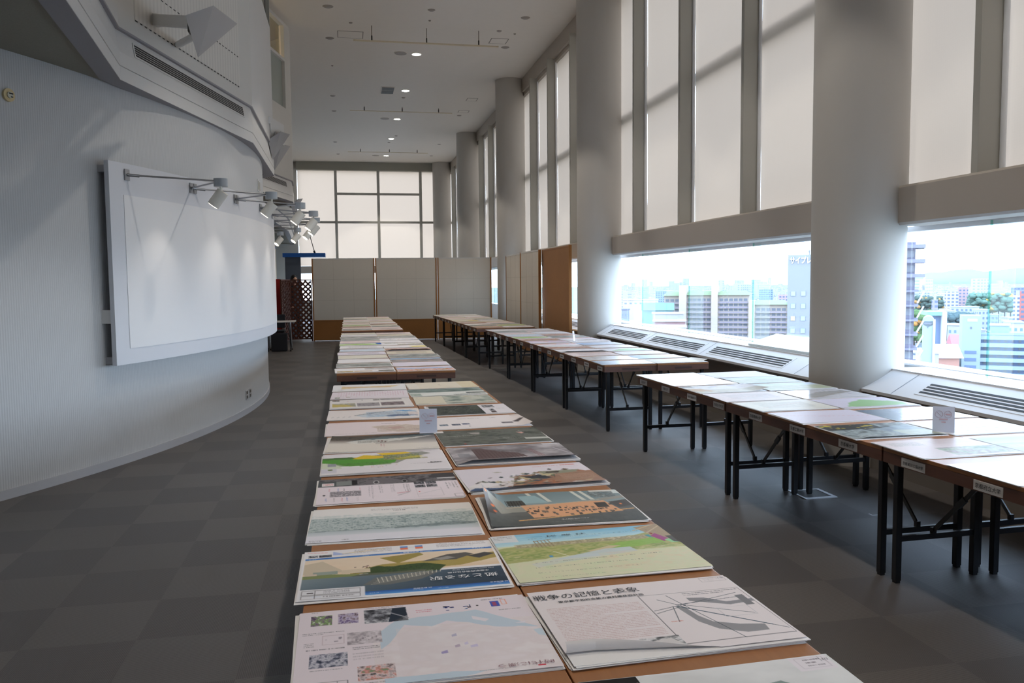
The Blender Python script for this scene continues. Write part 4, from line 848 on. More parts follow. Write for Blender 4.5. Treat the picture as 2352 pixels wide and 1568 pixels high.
def p_night(c):
    c.a[:] = (228, 222, 226); c.rect(.03, .05, .66, .98, (50, 54, 52)); c.mott(.03, .05, .66, .98, [(30, 34, 36), (66, 72, 66), (96, 104, 92)], 7, 8, .8, 4)
    m = (c.r.random((c.h, c.w)) < .03) & (c.U > .05) & (c.U < .64) & (c.V > .1) & (c.V < .95); c.put(m.astype(float), (206, 216, 206), .8)
    for p, q in (((.1, .7), (.6, .2)), ((.2, .9), (.4, .1)), ((.3, .8), (.62, .6)), ((.05, .4), (.5, .5)), ((.42, .9), (.6, .1))): c.line(p, q, .008, (150, 160, 150), .6)
    c.rect(0, .1, .05, .5, (226, 222, 224)); c.mott(.70, .12, .84, .38, GREYS, 6, 4, 1); c.mott(.74, .55, .8, .7, GREYS, 4, 3, 1); c.mott(.74, .75, .8, .9, [(60, 56, 60), (110, 96, 96)], 4, 3, 1); c.text(.84, .5, .94, .54, 1)
def p_panels(c): c.a[:] = (230, 222, 222); c.text(.3, .2, .55, .26, 1); c.text(.66, .18, .8, .24, 1); c.mott(.06, .62, .15, .74, [(60, 76, 96), (150, 160, 170)], 4, 3, 1); c.mott(.19, .62, .28, .74, [(50, 60, 80), (150, 150, 160)], 4, 3, 1); c.mott(.3, .60, .38, .70, [(50, 60, 90), (150, 150, 170)], 4, 3, 1); c.mott(.72, .62, .84, .74, [(130, 124, 130), (90, 86, 92)], 6, 3, 1); c.poly([(.84, .6), (.96, .4), (1, .44), (.9, .66)], (90, 84, 90)); c.grad(.9, 0, 1, .2, (206, 190, 184), (228, 220, 220)); c.ell(.36, .82, .008, .02, (60, 60, 66))
def p_dark(c):
    c.a[:] = (84, 88, 82); c.mott(0, .05, 1, 1, [(56, 60, 54), (96, 100, 92), (110, 112, 106), (74, 76, 72)], 9, 9, .9, 4); c.rect(0, 0, .08, .16, (226, 218, 216)); c.poly([(.3, .18), (.42, .2), (.4, .34), (.33, .3)], (190, 180, 176), .8); c.text(.04, .38, .36, .46, 1, (190, 192, 184), .7, .5); c.poly([(.76, .3), (.84, .34), (.8, .42)], (214, 160, 150)); c.line((.8, .2), (.82, .34), .01, (180, 180, 174)); c.text(.5, .66, .8, .72, 1, (206, 206, 200)); c.text(.6, .76, .84, .8, 1, (206, 206, 200)); c.rect(.78, .7, 1, .8, (190, 190, 184)); c.ell(.2, .93, .01, .02, (206, 50, 40)); c.rect(0, .0, 1, .02, (120, 120, 96))
def p_factory(c):
    c.a[:] = (150, 144, 148); c.mott(0, 0, 1, 1, [(110, 104, 108), (150, 144, 148), (196, 190, 194)], 6, 6, .9, 4); c.poly([(.2, .16), (.28, .14), (.42, .36), (.56, .46), (.62, .72), (.2, .76)], (96, 76, 76), .9, .05)
    for i in range(14): x = .2+i*.03; c.line((x, .2+i*.028), (x+.01, .74), .008, (74, 50, 50)); 
    for i in range(6): c.line((.2, .24+i*.09), (.6, .36+i*.07), .008, (70, 54, 54), .8)
    for i in range(3): c.line((.66+i*.02, .3), (.72+i*.02, .7), .012, (130, 80, 80), .8)
    c.rect(.06, .42, .16, .62, (120, 122, 128), .5); c.ell(.10, .10, .07, .014, (250, 248, 250), .9); c.rect(.84, .02, .98, .12, (196, 192, 196)); c.line((.9, .3), (.97, .6), .02, (190, 184, 190)); c.mott(0, .78, 1, .86, [(120, 90, 90), (96, 92, 96), (170, 166, 170)], 30, 3, .5)
def p_shards(c):
    c.a[:] = (220, 212, 220); rs = c.r
    c.poly([(.0, .84), (.12, .58), (.34, .66), (.52, .72), (.62, .96), (.0, 1)], (214, 206, 206)); c.poly([(.40, .44), (1, .44), (1, .96), (.30, .98)], (150, 112, 90)); c.poly([(.34, .96), (.56, .66), (.70, .78), (.62, .98)], (156, 98, 66))
    cols = [(46, 44, 46), (88, 70, 60), (226, 222, 226), (60, 72, 84), (130, 126, 110), (156, 100, 70), (40, 60, 62), (196, 180, 140), (170, 164, 150), (96, 112, 90)]
    for i in range(120):
        t = rs.random(); u = .05+.75*t; v = .62-.32*t+.18*rs.standard_normal()*.7+.12; w_, h_ = rs.uniform(.02, .08), rs.uniform(.01, .05); k = rs.uniform(-.02, .02)
        if v < .22: continue
        c.poly([(u, v), (u+w_*.5, v-h_), (u+w_, v-h_*.3+k), (u+w_*.5, v+h_*.7)], cols[rs.integers(len(cols))], 1)
    for i in range(70):
        u, v = rs.uniform(.3, .9), rs.uniform(.36, .9); w_, h_ = rs.uniform(.03, .11), rs.uniform(.015, .06)
        c.poly([(u, v), (u+w_*.5, v-h_), (u+w_, v-h_*.2), (u+w_*.5, v+h_*.7)], cols[rs.integers(len(cols))], .9)
    c.poly([(.6, .32), (.92, .34), (.84, .50), (.62, .44)], (140, 140, 120)); c.poly([(.66, .36), (.76, .37), (.74, .42), (.64, .41)], (64, 50, 50)); c.poly([(.7, .48), (1, .40), (1, .80), (.64, .80)], (156, 118, 96), .9); c.text(.72, .52, .98, .74, 7, (214, 190, 176), .7, .7); c.poly([(.44, .5), (.58, .48), (.66, .62), (.5, .6)], (48, 52, 60)); c.poly([(0, .80), (.12, .64), (.28, .74), (.14, .86)], (226, 220, 222)); c.poly([(.0, .94), (.05, .86), (.3, .95), (.1, 1)], (60, 84, 120))
    c.rect(0, .965, 1, 1, (60, 62, 72)); c.text(.6, .08, .80, .14, 1, (206, 120, 120), .7, .5); c.text(.82, .06, .96, .14, 1, (206, 110, 110), .8, .9); c.text(.78, .17, .95, .2, 1, (206, 120, 120), .6)
def p_shelf(c):
    c.a[:] = (84, 88, 86); c.grad(.12, 0, 1, .46, (112, 130, 134), (140, 156, 158)); c.grad(0, .62, 1, 1, (104, 104, 100), (70, 76, 76)); c.mott(0, .7, 1, 1, [(96, 98, 94), (78, 80, 78)], 30, 4, .6)
    for x in (.34, .42, .66, .72): c.poly([(x, .0), (x+.025, 0), (x+.07, .32), (x+.04, .32)], (206, 206, 196))
    c.rect(.18, .24, .30, .40, (70, 70, 66)); c.poly([(.28, .1), (.40, .1), (.46, .34), (.30, .34)], (150, 176, 180)); 
    for i in range(6): c.rect(.17+i*.02, .24, .175+i*.02, .42, (30, 30, 30))
    c.grad(0, 0, .06, .7, (116, 100, 90), (70, 60, 54)); c.poly([(.05, 0), (.14, .26), (.18, .6), (.10, .66), (.04, .3)], (150, 146, 134)); c.ell(.028, .12, .018, .07, (240, 140, 60), 1, .6); c.ell(.055, .48, .022, .05, (226, 110, 50), 1, .6); c.ell(.06, .62, .02, .04, (220, 100, 50), 1, .7)
    c.rect(.12, .42, .28, .60, (150, 148, 138)); c.poly([(.26, .40), (.84, .36), (.90, .72), (.30, .78)], (218, 162, 122)); c.line((.16, .46), (.98, .30), .014, (196, 176, 150)); c.line((.20, .84), (.98, .66), .022, (222, 168, 110))
    for i in range(70): u = .28+.58*((i*.618) % 1); v = .44+.27*c.r.random(); c.rect(u, v, u+c.r.uniform(.006, .024), v+c.r.uniform(.02, .06), [(64, 56, 50), (90, 84, 78), (120, 104, 90)][i % 3])
    c.rect(.76, .42, .84, .58, (60, 54, 48)); c.poly([(.86, .42), (1, .36), (1, .56), (.90, .60)], (72, 66, 62)); c.ell(.93, .5, .012, .03, (240, 130, 60), 1, .6); c.poly([(.9, 0), (1, 0), (1, .14), (.93, .12)], (206, 214, 212)); c.rect(.80, .0, .97, .06, (206, 202, 196)); c.mott(.78, .06, .96, .26, [(110, 136, 144), (90, 92, 90), (150, 160, 160)], 10, 6, .8); c.poly([(.8, .30), (1, .22), (1, .30), (.84, .36)], (150, 146, 136))
    c.text(.46, .86, .60, .885, 1, (226, 226, 220), .8); c.text(.38, .91, .70, .93, 1, (206, 206, 200), .7)
def p_farm(c):
    c.a[:] = (214, 214, 178); c.grad(0, 0, 1, .26, (110, 176, 210), (196, 220, 222)); c.mott(0, 0, 1, .2, [(196, 220, 226), (130, 190, 220)], 6, 3, .6); c.rect(0, 0, .14, .17, (214, 216, 218)); c.text(.01, .03, .12, .12, 3)
    c.poly([(0, .30), (.3, .24), (.7, .26), (1, .14), (1, .5), (.6, .52), (.3, .56), (0, .62)], (170, 172, 112), 1, .02); c.mott(0, .34, 1, .56, [(150, 160, 80), (196, 190, 130), (120, 146, 70), (206, 196, 150)], 14, 6, .7, 4); c.mott(.1, .24, .9, .32, [(190, 180, 150), (150, 140, 110), (214, 200, 170)], 40, 4, .9); c.poly([(.6, .40), (.9, .30), (.92, .44), (.62, .5)], (140, 186, 80), .8, .04)
    c.poly([(.84, .04), (1, 0), (1, .45), (.92, .36)], (170, 150, 124)); c.poly([(.88, .28), (.92, .22), (.96, .36), (.92, .42)], (160, 70, 130)); c.ell(.90, .22, .008, .02, (150, 60, 50)); c.poly([(.85, .25), (.88, .24), (.88, .33)], (70, 150, 160)); c.poly([(.93, .38), (.97, .36), (.99, .46), (.95, .45)], (150, 206, 150)); c.poly([(.96, .3), (1, .3), (1, .46), (.97, .44)], (80, 74, 70))
    for i in range(5): c.line((.22+i*.02, .18), (.22+i*.022, .33), .008, (150, 130, 100))
    c.line((.22, .19), (.32, .17), .01, (150, 130, 100)); c.line((.82, .12), (1, -.02), .012, (206, 180, 140)); c.line((.88, .2), (1, .04), .012, (200, 180, 150)); c.poly([(.45, .50), (.6, .42), (.66, .44), (.5, .54)], (206, 190, 150)); c.line((.28, .44), (.36, .60), .006, (240, 236, 220)); c.rect(.24, .52, .26, .56, (90, 150, 190))
    c.poly([(.12, .66), (.56, .48), (.70, .48), (.72, .58), (.3, .68), (.14, .74)], (196, 206, 210), .9); c.mott(0, .62, 1, 1, [(214, 216, 180), (222, 212, 184), (206, 216, 176)], 10, 6, .5); c.mott(.5, .56, 1, .9, [(222, 206, 176), (206, 214, 180), (226, 190, 160)], 8, 6, .35)
    for v in (.64, .74, .84, .93): c.text(.12, v, .86, v+.022, 1, (50, 50, 46), .9, .16)
    c.text(.2, .12, .9, .15, 1, (70, 76, 76), .8, .14)
def p_war(c):
    c.a[:] = (230, 220, 220); c.text(.04, .28, .47, .78, 24, (190, 150, 146), .55, .62); c.frame(.49, .22, .99, .92, (60, 60, 62), .003, 1)
    c.poly([(.70, .31), (.78, .33), (.86, .42), (.99, .41), (.99, .45), (.86, .47), (.76, .40), (.70, .36)], (146, 143, 146)); c.poly([(.61, .42), (.65, .45), (.665, .58), (.70, .68), (.80, .75), (.90, .78), (.89, .86), (.79, .86), (.69, .78), (.64, .66)], (150, 147, 149)); c.poly([(.56, .42), (.60, .24), (.70, .30), (.66, .42)], (226, 216, 216), .0)
    for p, q in (((.62, .25), (.76, .92)), ((.56, .30), (.64, .42)), ((.50, .46), (.95, .30)), ((.50, .50), (.66, .42)), ((.62, .42), (.98, .86)), ((.64, .40), (.92, .62)), ((.62, .40), (.97, .36)), ((.60, .42), (.56, .64))): c.line(p, q, .005, (70, 78, 84))
    c.line((.62, .42), (.93, .80), .010, (60, 80, 92)); c.text(.70, .235, .98, .285, 2); c.frame(.78, .5, .93, .64, (190, 188, 190), .003); c.text(.52, .62, .58, .64, 1, (206, 100, 80)); c.rect(.93, .34, .97, .5, (130, 128, 130)); c.frame(.86, .02, .99, .09, (180, 170, 172)); c.text(.88, .03, .96, .08, 3, (190, 180, 180))
    c.mott(.05, .80, .27, .95, [(40, 40, 42), (110, 110, 112), (70, 70, 72)], 20, 8, 1, 4); c.mott(.275, .80, .50, .95, [(60, 60, 62), (130, 130, 130), (226, 222, 222), (200, 196, 196)], 6, 5, 1, 4); c.rect(.05, .80, .13, .82, (226, 220, 222)); c.rect(.28, .80, .33, .815, (226, 220, 222)); c.poly([(.31, .86), (.46, .82), (.5, .94), (.33, .95)], (214, 208, 206)); c.blocks(.33, .86, .48, .92, [(90, 86, 86)], 12, .9, .1, .15); c.text(.3, .97, .9, .985, 1, (190, 180, 180)); c.put(((c.V > 1-.13*np.clip((.62-c.U)/.5, 0, 1)**.7) & (c.U < .6)).astype(float), (212, 206, 204))
def p_volcano(c):
    c.a[:] = (226, 224, 224); c.grad(0, 0, 1, .45, (222, 222, 222), (206, 208, 206)); c.mott(.2, .02, 1, .35, [(226, 224, 222), (206, 204, 202)], 5, 3, .6); c.rect(0, .0, .22, .5, (26, 24, 24)); c.poly([(.30, .60), (.42, .36), (.48, .28), (.56, .30), (.62, .22), (.72, .20), (.84, .40), (1, .50), (1, .64), (.3, .72)], (132, 146, 140), 1, .02); c.poly([(.46, .34), (.52, .32), (.60, .26), (.66, .28), (.70, .40), (.62, .44), (.5, .46)], (166, 176, 168), .5, .08); c.poly([(.6, .46), (1, .54), (1, .62), (.5, .62)], (106, 120, 116), .9, .02)
    c.grad(.2, .64, 1, 1, (190, 200, 196), (140, 156, 152)); c.rect(.83, .01, .985, .15, (226, 218, 222)); c.frame(.85, .02, .97, .13, (200, 190, 196)); c.text(.88, .03, .95, .12, 3, (110, 100, 106)); c.rect(.95, .02, .953, .07, (120, 116, 118)); c.rect(0, 0, 1, .006, (232, 230, 230))
# ---- look families for the posters farther away
def fam(kind, gain=1.0):
    def f(c):
        r = c.r
        P2 = {'white': (232, 228, 230), 'lavender': (222, 214, 226), 'cream': (226, 220, 206), 'pink': (228, 210, 208), 'beige': (214, 204, 186), 'paleblue': (206, 216, 228)}
        base = kind.split('_')[0]; c.a[:] = P2.get(base, (228, 224, 224)); k = kind.split('_')[1:]
        if 'text' in k: c.text(.08, .12, .9, .5, 10, (170, 160, 166), .5)
        if 'sketch' in k: c.mott(.2, .2, .85, .75, [c.a[0, 0], c.a[0, 0]*.86, c.a[0, 0]*.95], 10, 8, .8, 4); c.line((.1, .7), (.8, .3), .008, (190, 130, 120)); c.text(.5, .8, .9, .9, 2, (170, 160, 160), .5)
        if 'grey' in k: c.mott(0, .12, 1, .92, [(110, 114, 112), (160, 162, 158), (206, 204, 200)], 6, 6, 1, 4)
        if 'green' in k: c.poly([(0, .35), (.5, .2), (1, .35), (.95, .7), (.6, .85), (0, .8)], (150, 184, 106), 1, .1); c.mott(.1, .4, .9, .75, [(150, 184, 106), (190, 206, 150), (110, 150, 80)], 10, 5, .6)
        if 'bluecorner' in k: c.poly([(.84, .0), (1, .1), (1, .6), (.9, .5)], (40, 96, 180))
        if 'brown' in k: c.mott(0, .3, 1, .9, [(120, 82, 66), (170, 130, 110), (196, 160, 140), (90, 60, 56)], 12, 5, 1, 4)
        if 'strips' in k: c.mott(.04, .66, .3, .86, [(206, 180, 120), (150, 140, 120)], 8, 4, 1); c.mott(.32, .66, .62, .86, [(170, 160, 150), (220, 190, 150)], 8, 4, 1); c.mott(.72, .62, .98, .88, [(80, 80, 72), (130, 126, 112)], 6, 3, 1); c.mott(.5, .05, .98, .45, [(170, 166, 166), (206, 200, 200)], 8, 6, 1)
        if 'town' in k: c.mott(0, 0, 1, .35, [(226, 206, 214), (206, 196, 214)], 6, 4, .8); c.mott(0, .3, 1, .5, [(120, 160, 220), (206, 214, 230)], 8, 3, .9); c.mott(0, .5, 1, .96, [(226, 150, 110), (222, 180, 160), (206, 196, 214), (190, 110, 70), (190, 196, 130)], 14, 5, 1, 3); c.blocks(.3, .5, .95, .9, [(90, 70, 80), (230, 226, 236), (230, 130, 60), (190, 180, 220)], 40, .9, .05, .2)
        if 'sky' in k: c.grad(0, 0, 1, .4, (110, 170, 220), (190, 206, 222)); c.mott(0, .35, 1, .95, [(206, 170, 160), (150, 146, 150), (110, 104, 100)], 8, 5, 1, 4)
        if 'yellow' in k: c.poly([(.6, .3), (1, .25), (1, .9), (.66, .9)], (222, 206, 140))
        if 'red' in k: c.line((.05, .3), (.55, .5), .01, (220, 150, 150)); c.line((.4, .44), (.98, .6), .008, (222, 160, 160))
        if 'dots' in k: c.blocks(.1, .15, .95, .85, [(120, 140, 190), (220, 170, 130), (200, 206, 216), (190, 150, 150), (160, 190, 160)], 260, .55, .04, .05)
        if 'hill' in k: c.poly([(.12, .85), (.3, .5), (.6, .22), (.85, .4), (.96, .6), (.9, .85), (.5, .9)], (158, 196, 140), 1, .06); c.rect(0, .88, 1, .97, (200, 186, 190), .6)
        if 'scene' in k: c.grad(0, .1, 1, .4, (186, 204, 226), (214, 220, 224)); c.mott(0, .4, 1, .9, [(206, 200, 170), (180, 186, 150), (214, 206, 190)], 10, 4, 1, 4)
        if 'plan' in k: c.poly([(.1, .7), (.45, .3), (.9, .2), (.95, .4), (.5, .7), (.2, .9)], (170, 166, 160), .7, .05); c.blocks(.05, .1, .95, .9, [(150, 156, 170), (190, 180, 160)], 40, .7, .05, .06); c.line((.1, .9), (.9, .35), .012, (170, 150, 120))
        if 'half' in k: c.mott(.38, .5, 1, .92, [(120, 140, 110), (196, 200, 180), (150, 130, 120), (206, 206, 214)], 8, 4, 1, 3); c.text(.08, .15, .4, .35, 5, (110, 120, 100), .8); c.text(.5, .08, .9, .3, 6, (190, 180, 180), .5)
        if 'garden' in k:
            c.a[:] = (104, 112, 108); c.mott(0, 0, 1, 1, [(62, 66, 66), (120, 130, 130), (170, 180, 180), (90, 96, 92)], 10, 6, 1, 4); c.rect(0, 0, .62, .38, (44, 42, 36)); m = (fnoise(c.h, c.w, 26, 16, r) > .72) & (c.U < .6) & (c.V < .36); c.put(m.astype(float), (196, 176, 50)); c.poly([(.45, .4), (.9, .2), (1, .6), (.6, .7)], (150, 166, 180), .7, .1); c.rect(.62, .55, 1, .95, (196, 200, 170), .7); c.text(.1, .78, .5, .92, 2, (222, 222, 214), .9, .5)
        if 'wash' in k: c.grad(0, 0, 1, 1, (170, 190, 220), (232, 232, 236), True)
        if 'darkwash' in k: c.grad(0, 0, 1, 1, (90, 110, 134), (200, 206, 214), True)
        if 'table' in k: c.blocks(.02, .05, .98, .45, [(180, 170, 200), (220, 190, 130), (170, 180, 190)], 16, .8, .12, .2); c.rect(.02, .04, .18, .18, (90, 80, 70)); c.mott(.0, .55, 1, .95, [(190, 180, 150), (206, 200, 180), (150, 150, 130)], 10, 4, .9, 3); c.poly([(0, .3), (.2, .4), (.3, .8), (0, .7)], (200, 150, 90), .8, .1)
        if 'orange' in k: c.mott(0, .1, 1, .5, [(230, 170, 110), (206, 190, 220), (226, 200, 190)], 8, 3, .9)
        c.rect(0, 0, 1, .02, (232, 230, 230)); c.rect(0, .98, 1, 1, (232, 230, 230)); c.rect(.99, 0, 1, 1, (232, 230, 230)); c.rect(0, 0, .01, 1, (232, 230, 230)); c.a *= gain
    return f
NP = [0]
def poster(cx, cy, ang, wd, dp, painter, label, finish='satin', sheets=3, z0=T, nx=None, ny=None, curl=None, group='printed posters laid out on the tables', messy=1.0):
    """a pile of large printed sheets: the printed top sheet and the sheets showing under it"""
    NP[0] += 1; rr = random.Random(NP[0]*7+3); rz = math.radians(ang)
    t = thing('poster_stack', label, 'poster', (cx, cy, z0), rz, group)
    th = .0011; z = .0005
    D = math.hypot(cx, cy)
    for i in range(sheets-1):
        a = rr.uniform(-1, 1)*.022*messy; dx, dy = rr.uniform(-.008, .008)*messy, rr.uniform(-.012, .004)*messy
        m = MB(); m.box(-wd/2, wd/2, -dp/2, dp/2, z, z+th, 0, Matrix.Translation((dx, dy, 0)) @ Matrix.Rotation(a, 4, 'Z')); m.build('lower_sheet', M_PAPER, t); z += th+.0004
    if nx is None:
        pxw = 1905*wd/max(cy, 1.6); pxh = 1905*dp*.92/max(cy, 1.6)**2
        nx = int(min(460, max(24, pxw*.85))); ny = int(min(230, max(14, pxh*1.15)))
    cv = Cv(nx*2, ny*2, PAP, NP[0]); painter(cv); col = cv.a.reshape(ny, 2, nx, 2, 3).mean((1, 3))
    col = lin(np.clip(col, 0, 255))
    xs = np.linspace(-wd/2, wd/2, nx); ys = np.linspace(dp/2, -dp/2, ny); X, Y = np.meshgrid(xs, ys); u = (X+wd/2)/wd; v = (dp/2-Y)/dp
    Z = np.full_like(X, z) + .0012*np.sin(u*5+NP[0])*np.sin(v*4+NP[0]*2) + .0014
    if curl: X, Y, Z = curl(X, Y, Z, u, v)
    co = np.stack([X, Y, Z], -1).reshape(-1, 3)
    me = bpy.data.meshes.new('top_sheet'); nf = (nx-1)*(ny-1)
    me.vertices.add(nx*ny); me.vertices.foreach_set('co', co.ravel().astype(np.float32))
    i = np.arange(nx*ny).reshape(ny, nx); q = np.stack([i[:-1, :-1], i[1:, :-1], i[1:, 1:], i[:-1, 1:]], -1).reshape(-1)
    me.loops.add(nf*4); me.loops.foreach_set('vertex_index', q.astype(np.int32)); me.polygons.add(nf); me.polygons.foreach_set('loop_start', np.arange(0, nf*4, 4, dtype=np.int32))
    try: me.polygons.foreach_set('loop_total', np.full(nf, 4, np.int32))
    except Exception: pass
    me.update(calc_edges=True); me.polygons.foreach_set('use_smooth', np.ones(nf, bool))
    ca = me.color_attributes.new('print', 'FLOAT_COLOR', 'POINT'); ca.data.foreach_set('color', np.concatenate([col.reshape(-1, 3), np.ones((nx*ny, 1))], 1).astype(np.float32).ravel())
    me.materials.append(PM[finish]); o = bpy.data.objects.new('top_sheet', me); C.objects.link(o); o.parent = t
    t['_z'] = z+.003
    return t
def ptext(t, s, u, v, size, m, flip=False, wd=.62, dp=.45, sx=1.0, bold=0.0, name='title_text', dz=.0012):
    """printed lettering on the top sheet; flip turns it to read from the far side"""
    x, y = (u-.5)*wd, (.5-v)*dp
    return text_mesh(name, s, size, m, t, (x, y, t['_z']+dz), (0, 0, PI if flip else 0), 'LEFT', 0, sx, bold)
def c_farleft(h=.05, s=.22):    # far left corner stands up
    def f(X, Y, Z, u, v): k = np.clip((s-u)/s, 0, 1)**2*np.clip(1.1-v, 0, 1); return X+k*.02, Y, Z+k*h
    return f
def c_near(h=.012, s=.25, lo=0.0, hi=1.0):
    def f(X, Y, Z, u, v): k = np.clip((v-(1-s))/s, 0, 1)**2*(np.clip((u-lo)*8, 0, 1)*np.clip((hi-u)*8, 0, 1)); return X, Y+k*h*.4, Z+k*h
    return f
def c_right(h=.012, s=.2):
    def f(X, Y, Z, u, v): k = np.clip((u-(1-s))/s, 0, 1)**2; return X, Y, Z+k*h*(.3+.7*v)
    return f
def c_roll(X, Y, Z, u, v):      # near edge rolled back over itself on the left
    s = .13*np.clip((.62-u)/.5, 0, 1)**.7; w = np.clip((v-(1-s))/np.maximum(s, 1e-4), 0, 1)*(s > .004); L = s*.45; r = .014
    a = w*L/r*.75; yb = .225-(1-s)*.45
    Yn = np.where(w > 0, yb-np.sin(a)*r, Y); Zn = np.where(w > 0, Z+(1-np.cos(a))*r, Z); Yn = Yn+np.where(w > 0, 0, 0); return X, Yn, Zn
LB = lambda look, i, side, run: '%s, %s from the front, %s column of %s' % (look, ORD[i], side, run)
A_ = 'nearest left run'
A_L = [(.163, 2.053, .7, .621, .457, p_lake, 'white poster with pale blue lake map and small photos, nearest left stack', 'matt', 6, None),
 (.148, 2.594, -.4, .629, .448, p_station, 'poster with blue bands, dark station building and upside-down white title', 'satin', 4, None),
 (.149, 3.126, -1.7, .624, .434, p_mist, 'white poster with a wide misty grey-green band across it', 'matt', 3, None),
 (.157, 3.649, .3, .621, .446, p_car, 'pinkish white poster with a dark old car photo along its far edge', 'matt', 3, None),
 (.158, 4.179, .3, .616, .463, p_flower, 'poster with bright green field and yellow flower beds', 'satin', 6, None),
 (.167, 4.700, -1.3, .616, .46, p_bw, 'cream poster with a brown-black upper edge and slanting grey hall', 'satin', 4, c_farleft(.006, .3)),
 (.155, 5.205, -.9, .62, .45, p_pink, 'pink-white poster with a beige blot, left of the small white card', 'matt', 3, None),
 (.150, 5.752, -.9, .62, .429, p_blue, 'white poster with blue and grey sweeping sketch', 'matt', 3, None),
 (.146, 6.263, 1.0, .60, .44, p_three, 'white poster with a row of three small pictures', 'matt', 5, None),
 (.150, 6.76, -1.5, .61, .44, p_words, 'pinkish poster filled with faint upright lines of text', 'matt', 3, None),
 (.160, 7.24, -1.6, .62, .43, p_strip, 'white poster with one long sand-coloured strip', 'matt', 3, None)]
A_R = [(.80, 1.52, 1.0, .62, .46, p_volcano, 'poster with a grey-green volcano and black title box, cut by the frame bottom', 'satin', 5, None),
 (.796, 2.062, 1.5, .614, .456, p_war, 'white poster with black Japanese title, text block and river map', 'matt', 8, c_roll),
 (.789, 2.612, 1.5, .626, .464, p_farm, 'poster with blue sky over pale green farmland', 'satin', 6, None),
 (.800, 3.160, -2.0, .60, .46, p_shelf, 'dark glossy poster of a glowing orange shelf building, corner curled up', 'satin', 6, c_farleft(.055, .2)),
 (.800, 3.700, 2.6, .63, .432, p_shards, 'poster with scattered brown, white and dark building fragments', 'satin', 6, c_near(.012, .3, .2, 1.1)),
 (.817, 4.228, .4, .628, .431, p_factory, 'glossy grey poster of a dark red steel factory frame', 'satin', 6, c_near(.02, .3, .0, 1.1)),
 (.805, 4.745, .8, .620, .45, p_dark, 'dark grey-green blackboard-like poster', 'satin', 4, None),
 (.811, 5.268, 1.6, .606, .436, p_panels, 'white poster with tiny pictures, its right corner turned up', 'matt', 3, c_right(.02, .15)),
 (.815, 5.793, .5, .59, .427, p_night, 'poster with a black star-speckled picture and white right margin', 'satin', 3, None),
 (.775, 6.317, -.6, .60, .421, p_halfsea, 'poster half cream and half stormy grey-green sea', 'satin', 3, None),
 (.775, 6.774, 2.0, .615, .419, p_sea, 'poster with dark green sea band and white lower part', 'satin', 3, None),
 (.781, 7.24, 1.6, .60, .425, p_sand, 'plain sand-coloured poster at the far right end of the nearest left run', 'matt', 3, None)]
GA = 'posters on the nearest left tables'
P_L = [poster(*(r[:6]), r[6], r[7], r[8], T, None, None, r[9], GA) for r in A_L]
P_R = [poster(*(r[:6]), r[6], r[7], r[8], T, None, None, r[9], GA) for r in A_R]
ptext(P_R[1], '戦争の記憶と表象', .015, .145, .0395, INK, sx=1.0, dp=.456); ptext(P_R[1], '東京都平和祈念館の資料庫移設計画', .115, .215, .0158, INK, dp=.456, name='subtitle_text', bold=.0002); ptext(P_R[1], '1/6', .945, .065, .014, INK, dp=.456, name='sheet_number')
ptext(P_R[0], '桜島の記憶', .022, .125, .0245, WINK, bold=.0006, dp=.46); ptext(P_R[0], '1/1', .955, .065, .014, INK, dp=.46, name='sheet_number')
ptext(P_L[1], '拠となる駅', .955, .745, .034, WINK, True, .629, .448, 1.25); ptext(P_L[1], '水郷駅再現合化計画', .92, .675, .0145, WINK, True, .629, .448, name='subtitle_text'); ptext(P_L[1], '(The station necessary for living)', .95, .635, .010, WINK, True, .629, .448, name='subtitle_text')
for s, u, v in (('01 社会背景', .97, .178), ('02 敷地対象地', .62, .178), ('03 敷地背景', .985, .915), ('04 都営臨空', .62, .925)): ptext(P_L[1], s, u, v, .0105, WINK, True, .629, .448, name='band_text')
ptext(P_L[0], '時代に漂う', .975, .925, .019, mat('grey_red_print', (150, 110, 116), .6), True, .621, .457, sx=1.5)
ptext(P_L[4], '花畑劇場', .965, .655, .016, INK, True, .616, .463, bold=.0004)
ptext(P_R[3], 'モノがたりのハウス', .46, .895, .012, WINK, False, .6, .46, name='caption_text')
ptext(P_R[2], '一 民 農 住', .22, .115, .016, INK, False, .626, .464, sx=2.6)
# ---- middle left run
def column(specs, ys, x0, slope, ybase, wd, dp, side, run, group, rot=0.0, seed=0, gain=1.0):
    rr = random.Random(seed)
    for i, (s, y) in enumerate(zip(specs, ys)):
        kind, look = s[0], s[1]; fin = s[2] if len(s) > 2 else 'matt'; cu = s[3] if len(s) > 3 else None
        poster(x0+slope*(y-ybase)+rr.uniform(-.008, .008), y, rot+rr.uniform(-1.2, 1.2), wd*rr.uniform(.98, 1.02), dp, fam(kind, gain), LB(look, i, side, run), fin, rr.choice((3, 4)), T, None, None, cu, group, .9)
B_ = 'middle left run'; GB = 'posters on the middle left tables'
step = lambda a, b, n: [a+(b-a)*i/(n-1) for i in range(n)]
column([('white_strips', 'white poster with picture strips'), ('white_grey', 'light grey picture poster'), ('white', 'plain white poster'), ('cream', 'plain cream-white poster'), ('lavender_sketch', 'pale lavender poster'), ('paleblue_text', 'pale bluish poster'), ('white_sketch', 'faint sketch poster'), ('white_green_bluecorner', 'green field poster with blue corner'), ('pink_text', 'pinkish text poster'), ('white_grey', 'white and grey poster'), ('lavender_grey', 'blue-grey strip poster'), ('white', 'blank white poster'), ('cream_text', 'cream text poster')],
       step(8.70, 14.95, 13), .155, 0, 0, .60, .42, 'left', B_, GB, 0, 1)
